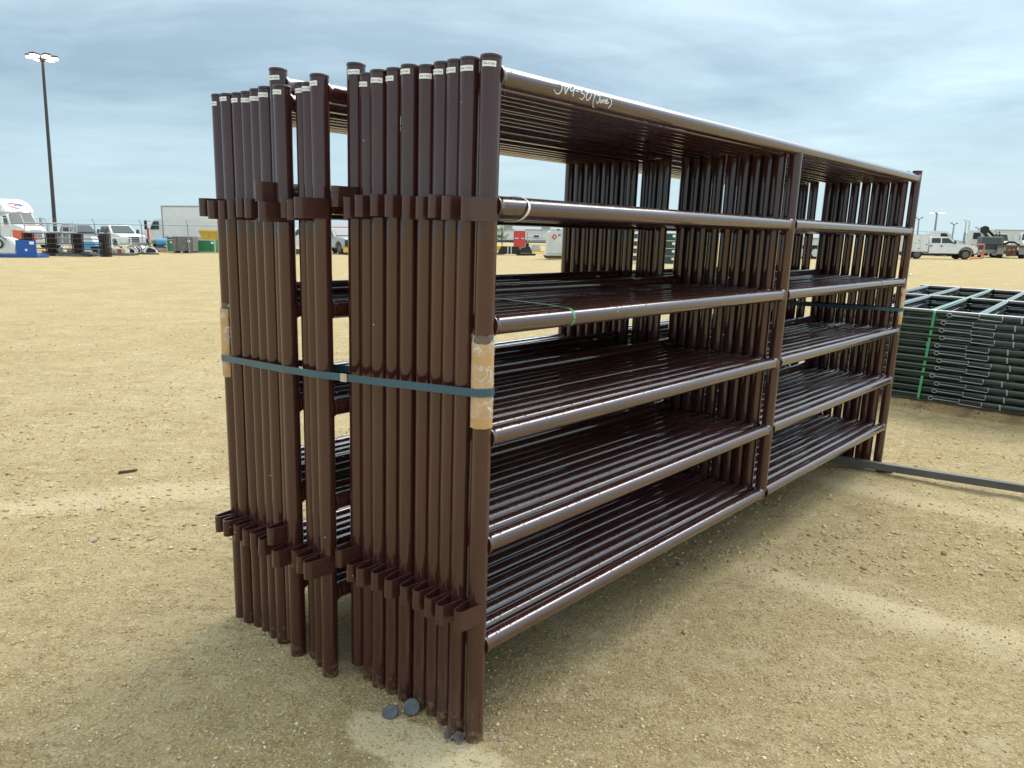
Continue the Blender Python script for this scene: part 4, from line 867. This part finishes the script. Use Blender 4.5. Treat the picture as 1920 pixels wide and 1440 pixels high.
# ---- left-hand row of yard goods
def blue_rig():
    t = thing('blue_attachment', 'blue steel skid carrying a white moulded hood at the far left', 'attachment', gx(30, 42), R(4))
    MB().box((.0, 0, .09), (2.7, 1.3, .16)).build('base_frame', BLUE, t, .02); MB().box((.78, -.55, .55), (1.05, .10, .80)).build('side_panel', BLUE, t, .02)
    MB().cyl((.80, -.612, .42), (.80, -.60, .42), .07, n=14).build('round_hole', WHITE, t)
    MB().box((1.12, -.61, .80), (.24, .02, .16)).build('tag', PAPER, t)
    MB().box((-1.05, -.3, .75), (.14, .14, 1.25)).build('mast', BLUE, t, .02); MB().box((-1.1, .3, .75), (.14, .14, 1.25)).build('mast', BLUE, t, .02)
    MB().prism([(-.85, .18), (.28, .18), (.26, .62), (-.05, .95), (-.45, 1.12), (-.72, 1.02), (-.85, .6)], lambda x, z: .62-max(0, z-.5)*.35).build('moulded_hood', WHITED, t, .07)
    MB().ring((-.62, -.60, .75), (0, 1, .1), .22, .05, 16, 6).build('rim', BLACK, t)
    MB().tube([(-.95, -.5, 1.0), (-.6, -.55, 1.25), (-.2, -.58, .95)], .03, 6).build('hose', BLACK, t)
blue_rig()
# second bundle of brown panels, broadside
a_, b_ = gx(43, 46), gx(193, 44.5); d_ = (b_-a_); L2 = d_.length; rz_ = math.atan2(d_.y, d_.x)
p2 = MB().cyl((0, 0, 0), (0, 0, 1.35), .03, n=8).mesh('post', mat('dark_brown_paint', (.022, .011, .009), .45)); r2 = MB().cyl((0, 0, 0), (L2, 0, 0), .028, n=8).mesh('rail', BROWN)
ordn = ['front', 'second', 'third', 'fourth', 'rear']
for k in range(5):
    t = thing('corral_panel', 'brown corral panel in the far broadside bundle, %s of the five' % ordn[k], 'corral panel', a_+Vector((0, .10*k, 0)), rz_, 'corral panels in the far bundle')
    for x_ in (.02, L2*.33, L2*.66, L2-.02):
        for j in (-1, 0, 1): put(p2, 'post', t, (x_+j*.19+(k-2)*.038+(.2 if x_ < .1 else 0), 0, 0))
    for z_ in (.12, .42, .72, 1.02, 1.32): put(r2, 'rail', t, (0, 0, z_))
# pale steel gates leaning behind it
for px_, Y_, W_, H_, lab, tx in ((92, 49.5, 3.3, 2.0, 'wide pale galvanised gate standing behind the far brown panels', -.05), (128, 48.6, .95, 1.95, 'narrow pale galvanised ladder frame behind the far brown panels', -.12)):
    tube_frame(lab, 'steel_gate', 'gate', gx(px_, Y_), R(-3), W_, H_, [H_*(k+.5)/5 for k in range(5)]+[H_-.03], mat('pale_galvanised', (.50, .53, .55), .45, metal=.3), .035, tiltx=tx, vert=1)
# red machine parts and blue tarp behind
def lump(label, name, cat, px_, Y_, rz, parts, group=None):
    t = thing(name, label, cat, gx(px_, Y_), rz, group)
    for nm, mt, shp in parts:
        m = MB(); bev = .02
        for kind, *a in shp:
            if kind == 'b': m.box(*a)
            elif kind == 'c': m.cyl(*a[:3], n=14)
            elif kind == 't': m.tube(a[0], a[1], 6)
            elif kind == 'p': m.prism(a[0], a[1])
        m.build(nm, mt, t, bev if all(q[0] in 'bp' for q in shp) else 0)
    return t
lump('red steel machine guard in front of the domed white tractor', 'machine_guard', 'machine part', 40, 50, .1, [('guard', ORANGE, [('p', [(-.45, .9), (.35, .9), (.35, 1.45), (-.45, 1.5)], .15)]), ('bracket', ORANGE, [('b', (.75, 0, 1.0), (.45, .2, .3))]), ('stand', BLACK, [('b', (0, .1, .55), (.9, .5, .75))]), ('leg', BLACK, [('b', (.7, .1, .45), (.08, .3, .9))])])
lump('blue plastic wrapped bale behind the far brown panels', 'wrapped_bale', 'bale', 166, 49, 0, [('bale', LBLUE, [('b', (0, 0, .4), (1.2, .9, .8))]), ('white_wrap', WHITE, [('p', [(-.5, .8), (.5, .8), (.35, 1.15), (-.4, 1.1)], .4)])])
def pallet(label, px_, Y_, rz, load, W_=1.2, group='goods on pallets in front of the fence'):
    t = thing('loaded_pallet', label, 'pallet', gx(px_, Y_), rz, group)
    for k in range(7): MB().box((0, -.5+k/6, .13), (W_, .10, .022)).build('deck_board', WOODG, t)
    for y_ in (-.5, 0, .5): MB().box((0, y_, .062), (W_, .09, .10)).build('stringer', WOODG, t)
    z = .142
    for nm, mt, c, d_ in load: MB().box((c[0], c[1], z+c[2]+d_[2]/2), d_).build(nm, mt, t, .03)
for args in (('pallet of flat orange and white bags below the far brown panels', 101, 46.5, .1, [('bag', mat('tan_bag', (.60, .34, .14), .7), (-.25, 0, 0), (.75, .8, .14)), ('bag', WHITE, (.2, .1, .05), (.6, .6, .16)), ('bundle', WHITE, (.5, -.2, .1), (.25, .3, .28))]),
             ('pallet of grey planks below the far brown panels', 143, 45.5, -.05, [('plank_stack', WOODG, (0, 0, 0), (1.9, .8, .10)), ('red_box', RED, (-.45, 0, .1), (.25, .3, .08))], 2.0),
             ('pallet with white sheets and blue drums beside the brown panels', 172, 47, .05, [('sheet', WHITE, (-.35, 0, .08), (.9, .9, .10)), ('black_box', BLACK, (.2, .1, 0), (.5, .6, .42)), ('blue_drum', LBLUE, (.65, -.2, 0), (.4, .4, .28))], 2.0),
             ('pallet with cream and red striped rolls left of the quad parts', 222, 47.5, 0, [('cream_roll', mat('cream', (.60, .54, .42), .6), (-.45, 0, 0), (.42, .6, .36)), ('red_label_box', mat('cream', (.60, .54, .42), .6), (.15, 0, 0), (.7, .6, .30)), ('red_label', RED, (.15, -.31, .05), (.25, .02, .2))], 1.8)):
    pallet(*args)
def quad_parts(label, px_, Y_, rz):
    t = thing('vehicle_fairing', label, 'vehicle body part', gx(px_, Y_), rz, 'white vehicle fairings on the ground'); t.scale = (.75, .75, .58)
    MB().prism([(-.55, .15), (.5, .12), (.62, .42), (.30, .92), (-.30, .98), (-.60, .55)], lambda x, z: .35-.1*z).build('shell', WHITE, t, .06)
    MB().prism([(-.45, .22), (.40, .22), (.35, .55), (-.15, .80), (-.35, .6)], .38).build('dark_inset', BLACK, t, .03)
    MB().tube([(-.7, -.2, .1), (-.75, -.2, .55), (.2, -.25, 1.02), (.75, -.2, .3)], .045, 6).build('frame_tube', BLACK, t)
    MB().box((0, 0, .06), (1.3, .7, .12)).build('skid', BLACK, t, .02)
quad_parts('white and black fairing in front of the white pickup grille', 243, 50, .2); quad_parts('white and black fairing right below the white pickup bumper', 262, 52, -.5)
quad_parts('white and black fairing at the right end of the row', 280, 51, .6); quad_parts('white and black fairing below the left wing of the white pickup', 213, 52, .9)
MB_t = thing('utility_frame', 'pale blue painted frame leaning in front of the white pickup', 'frame', gx(226, 53), .05)
for x_ in (-.65, .65): MB().cyl((x_, 0, 0), (x_, .1, 1.05), .04, n=8).build('upright', WHITE, MB_t)
for z_ in (.5, 1.03): MB().cyl((-.65, .1*z_, z_), (.65, .1*z_, z_), .04, n=8).build('rail', WHITE, MB_t)
t = thing('air_compressor', 'light blue cylindrical compressor tank on a wooden pallet', 'compressor', gx(307, 58), .1)
MB().cyl((-.55, 0, .75), (.50, 0, .75), .28, n=18, prof=[(0, .10), (.05, .24), (.12, .28), (.88, .28), (.95, .24), (1, .10)]).build('tank', LBLUE, t); MB().box((.45, 0, .85), (.3, .4, .45)).build('motor', BLACK, t, .03); MB().box((0, 0, .36), (1.2, .5, .12)).build('skid', BLUE, t); MB().box((0, 0, .16), (1.3, .9, .28)).build('crate_base', mat('tan_bag', (.60, .34, .14), .7), t)
t = thing('yellow_hopper', 'yellow steel tipping hopper with flared rim and ribs', 'hopper', gx(424, 60), R(4))
MB().prism([(-1.3, .25), (1.0, .25), (1.6, 1.0), (1.75, 1.70), (-1.78, 1.55), (-1.55, 1.0)], lambda x, z: .75+.15*z).build('bin', YELLOW, t, .03)
MB().box((0, -1.0, 1.62), (3.5, .12, .14)).build('rim', YELLOW, t, .03)
for x_ in (-1.1, -.3, .5, 1.3): MB().plate([(x_, -.82, .3), (x_+.09, -.82, .3), (x_+.02, -1.06, 1.58), (x_-.07, -1.06, 1.58)], .04).build('rib', YELLOW, t)
for x_ in (-.3, .5): MB().tube([(x_, -.95, .9), (x_+.1, -1.08, .5), (x_+.15, -.9, .1)], .06, 6).build('arm', YELLOW, t)
MB().box((-.1, 0, .12), (2.0, 1.5, .22)).build('skid', BLACK, t)
t = thing('grey_crate', 'weathered grey plank crate strapped with black bands', 'crate', gx(346, 56), R(2))
for k in range(5): MB().box((0, -.52, .26+.20*k), (1.50, .04, .185)).build('plank', WOODG, t, .005)
for sg in (-1, 1):
    for k in range(5): MB().box((sg*.75, 0, .26+.20*k), (.04, 1.04, .185)).build('plank', WOODG, t, .005)
MB().box((0, .52, .66), (1.5, .04, 1.0)).build('back_board', WOODG, t); MB().box((0, 0, 1.16), (1.46, 1.0, .05)).build('lid', WOODG, t)
for x_ in (-.38, .38): MB().box((x_, -.545, .66), (.03, .012, 1.02)).build('band', BLACK, t)
for x_ in (-.6, 0, .6): MB().box((x_, 0, .08), (.14, 1.0, .14)).build('runner', WOODG, t)
MB().box((.50, -.552, .86), (.2, .01, .14)).build('tag', PAPER, t)
for px_, lab, W_ in ((323, 'green sheeted crate with pale frame, left of the grey crate', .55), (385, 'green sheeted crate with pale frame, right of the grey crate', 1.62)):
    t = thing('sheeted_crate', lab, 'crate', gx(px_, 57.5), R(2), 0 and None); H_ = .88
    MB().box((0, 0, .06+H_/2), (W_, .8, H_)).build('green_sheet', GREEN, t)
    for x_ in (-W_/2, W_/2): MB().box((x_, -.41, .06+H_/2), (.06, .05, H_+.05)).build('frame', mat('pale_frame', (.5, .6, .55), .5), t)
    for z_ in (.06, .06+H_): MB().box((0, -.413, z_), (W_, .05, .06)).build('frame', mat('pale_frame', (.5, .6, .55), .5), t)
    MB().box((W_/2-.18, -.42, .75), (.2, .02, .16)).build('tag', PAPER, t)
    if W_ > 1: MB().box((W_/2-.32, -.412, .06+H_/2), (.025, .02, H_)).build('band', BLACK, t)
t = thing('warning_board', 'red and white striped marker board beside the box truck', 'sign', gx(279, 60), 0)
MB().box((0, 0, 1.35), (.22, .04, .95)).build('board', RED, t); MB().box((.10, -.025, 1.35), (.05, .02, .95)).build('white_stripe', WHITE, t); MB().cyl((0, .03, 0), (0, .03, 1.6), .03, n=6).build('stake', GALV, t)

# ---- what shows through the bundle
t = thing('warehouse', 'long low white warehouse on the horizon behind the bundle', 'building', gx(860, 230), R(-1))
bw, bh = 74, 3.6
for k in range(12): MB().box((-bw/2+bw*(k+.5)/12, 0, bh/2), (bw/12-.06, 20, bh)).build('wall_panel', TEXW, t)
MB().box((0, 0, bh+.1), (bw+.5, 20.5, .25)).build('roof', GALV, t)
for k in range(14): x_ = -bw/2+3+5.2*k; q = MB().box((x_, -10.02, 1.75), (1.5, .12, .7)).build('window', GLASS, t); MB().box((x_, -10.06, 1.36), (1.7, .14, .08)).build('sill', GALV, q)
for k in range(6): MB().box((-bw/2+8+11*k, -6, bh+.75), (2.6, 1.6, .8)).build('roof_unit', GALV, t, .05)
MB().box((0, -10.05, .4), (bw, .1, .7)).build('plinth', PLAST, t)
t = thing('fuel_tank', 'white steel fuel tank with red diamond placard on a rusty skid', 'tank', gx(1052, 51.5), R(6))
MB().prism([(-.92, .38), (.92, .38), (.92, 1.78), (.80, 1.92), (-.80, 1.92), (-.92, 1.78)], .8).build('shell', WHITED, t, .04)
MB().prism([(-1.1, .26), (1.1, .26), (.95, .06), (-.95, .06)], .75).build('skid', RUST, t, .02); MB().box((0, 0, .32), (2.2, 1.65, .10)).build('drip_tray', WHITED, t, .02)
q = MB().plate([(-.58, -.815, 1.30), (-.40, -.815, 1.50), (-.58, -.815, 1.70), (-.76, -.815, 1.50)], .008).build('placard', RED, t); MB().plate([(-.58, -.83, 1.42), (-.52, -.83, 1.50), (-.58, -.83, 1.60), (-.64, -.83, 1.50)], .004).build('placard_mark', WHITE, q)
MB().box((.0, -.805, 1.1), (.03, .03, 1.4)).build('seam', WHITED, t); MB().box((-.25, -.81, 1.62), (.14, .02, .08)).build('tag', BLACK, t); MB().cyl((-.2, 0, 1.9), (-.2, 0, 2.02), .10, n=10).build('filler_cap', BLACK, t); MB().cyl((.5, 0, 1.9), (.5, 0, 1.98), .08, n=10).build('vent', GALV, t)
lump('red booth with white notices and a pale domed roof seen through the bundle', 'red_booth', 'booth', 974, 82, 0, [('wall', RED, [('b', (0, 0, 1.15), (1.25, 1.2, 1.95))]), ('roof', WHITE, [('p', [(-.68, 2.12), (.68, 2.12), (.45, 2.42), (-.45, 2.42)], .65)]), ('notice', WHITE, [('b', (-.30, -.61, 1.35), (.40, .02, .12))]), ('notice', WHITE, [('b', (.34, -.61, 1.35), (.32, .02, .12))]), ('base', BLACK, [('b', (0, 0, .1), (1.3, 1.25, .16))])])
lump('black machine attachment on a pale pallet left of the white tank', 'machine_attachment', 'attachment', 984, 62, .1, [('bucket', BLACK, [('p', [(-.5, .2), (.6, .2), (.35, .75), (-.3, .6)], .5)]), ('arm', BLACK, [('b', (.2, 0, .8), (.25, .3, .4))]), ('pallet', BLACK, [('b', (0.1, 0, .09), (1.5, 1.0, .16))])])
lump('black plough blade with white braces seen through the bundle', 'plough_blade', 'attachment', 956, 62, 0, [('blade', BLACK, [('p', [(-1.0, .1), (.9, .1), (.7, .72), (-.7, .72)], .2)]), ('brace', WHITE, [('b', (-.15, -.25, .4), (.07, .06, .75))]), ('brace', WHITE, [('b', (.12, -.25, .4), (.07, .06, .75))])])
lump('yellow machine bucket at the left of the opening below the second rail', 'yellow_bucket', 'attachment', 930, 63, 0, [('bucket', YELLOW, [('p', [(-.7, .3), (.6, .3), (.7, .75), (-.7, .7)], .5)]), ('skid', GALV, [('b', (0, 0, .12), (1.5, 1, .16))])])
lump('low yellow and white machine parts on planks by the white tank', 'machine_parts', 'machine part', 1004, 70, 0, [('deck', YELLOW, [('b', (0, 0, .2), (1.7, 1, .14))]), ('tub', mat('silver_paint', (.45, .47, .49), .3, coat=.4), [('p', [(-.5, .28), (.5, .28), (.4, .72), (-.3, .75)], .4)]), ('white_part', WHITE, [('b', (-.65, 0, .5), (.25, .4, .45))])])
tube_frame('grey pipe gate standing between the red booth and the white tank', 'steel_gate', 'gate', gx(1014, 74), 0, 2.6, 1.95, (.75, 1.1, 1.45, 1.9), GALV, .04)
t = tube_frame('red pipe gantry seen through the wide gap between the end posts', 'steel_gantry', 'frame', gx(640, 66), 0, 1.9, 2.15, (2.1,), ORANGE, .07)
lump('yellow ended machine seen through the wide gap between the end posts', 'yellow_machine', 'machine', 655, 57, 0, [('body', YELLOW, [('b', (0, 0, .35), (.8, .8, .35))]), ('frame', ORANGE, [('b', (0, 0, .6), (.9, .1, .08))]), ('engine', BLACK, [('b', (-.1, .1, .85), (.45, .5, .45))]), ('skid', BLACK, [('b', (0, 0, .09), (.9, .8, .14))])])
pickup('white crew pickup seen through the narrow gap between the end posts', gx(556, 61), R(-130), WHITE, None)
lump('grey skid with a red hitch below the pickup in the narrow gap', 'hitch_skid', 'machine part', 563, 54, 0, [('skid', PLAST, [('b', (0, 0, .25), (1.2, .8, .36))]), ('hitch', RED, [('b', (.3, -.42, .4), (.5, .06, .2))])])
# a tall pale rack and dark crates between the middle posts
t = thing('storage_rack', 'tall white framed storage rack seen between the middle posts', 'rack', gx(1193, 46), 0)
for x_ in (-.35, .35):
    for y_ in (-.4, .4): MB().box((x_, y_, 1.0), (.07, .07, 2.0)).build('upright', WHITE, t)
for k in range(5): z_ = .12+.43*k; MB().box((0, 0, z_), (.76, .86, .05)).build('shelf', WHITE, t); MB().box((0, 0, z_+.18), (.56, .7, .27)).build('dark_bin', PLAST, t, .02)
t = thing('crate_stack', 'stack of dark green crates seen between the middle posts', 'crates', gx(1258, 46), 0)
for k in range(4): o = MB().box((.02*(k % 2), 0, .22+.45*k), (.72, .8, .42)).build('crate', mat('dark_green_crate', (.02, .06, .055), .5), t, .02); MB().box((.1, -.41, .28+.45*k), (.16, .02, .14)).build('tag', PAPER, o)
van_trailer('low dark trailer glimpsed through the far bay of the bundle', gx(1512, 64), R(5), 3.2, .6)
# ---- the young tree in front of the warehouse
def tree():
    base = gx(941, 95); t = thing('young_tree', 'small young tree with sparse pale green leaves by the warehouse', 'tree', base)
    BR = mat('bark', (.12, .09, .06), .9); m = MB().tube([(0, 0, 0), (.05, 0, .8), (-.03, 0, 1.6), (.05, 0, 2.7)], .06, 7); tips = []
    for k in range(22):
        z = .7+1.9*random.random(); a = random.random()*6.28; l = .45+.6*random.random()*(1.2-abs(z-1.6)*.5); e_ = Vector((math.cos(a), math.sin(a), .75))*l; p = Vector((0, 0, z)); m.tube([p, p+e_*.5+Vector((0, 0, .03)), p+e_], .016, 5); tips += [p+e_*s_ for s_ in (.5, .65, .8, .9, 1)]
    m.build('trunk', BR, t); lf = MB()
    for p in tips:
        for _ in range(7):
            c = p+Vector((random.gauss(0, .09), random.gauss(0, .09), random.gauss(0, .09))); u_ = Vector((random.gauss(0, 1), random.gauss(0, 1), random.gauss(0, 1))).normalized(); v_ = u_.orthogonal().normalized(); w2 = .045+.03*random.random()
            lf.add([c-u_*w2, c+v_*w2*.5, c+u_*w2, c-v_*w2*.5], [(0, 1, 2, 3)])
    lf.build('crown', mat('spring_leaf', (.14, .24, .05), .6), t)
tree()
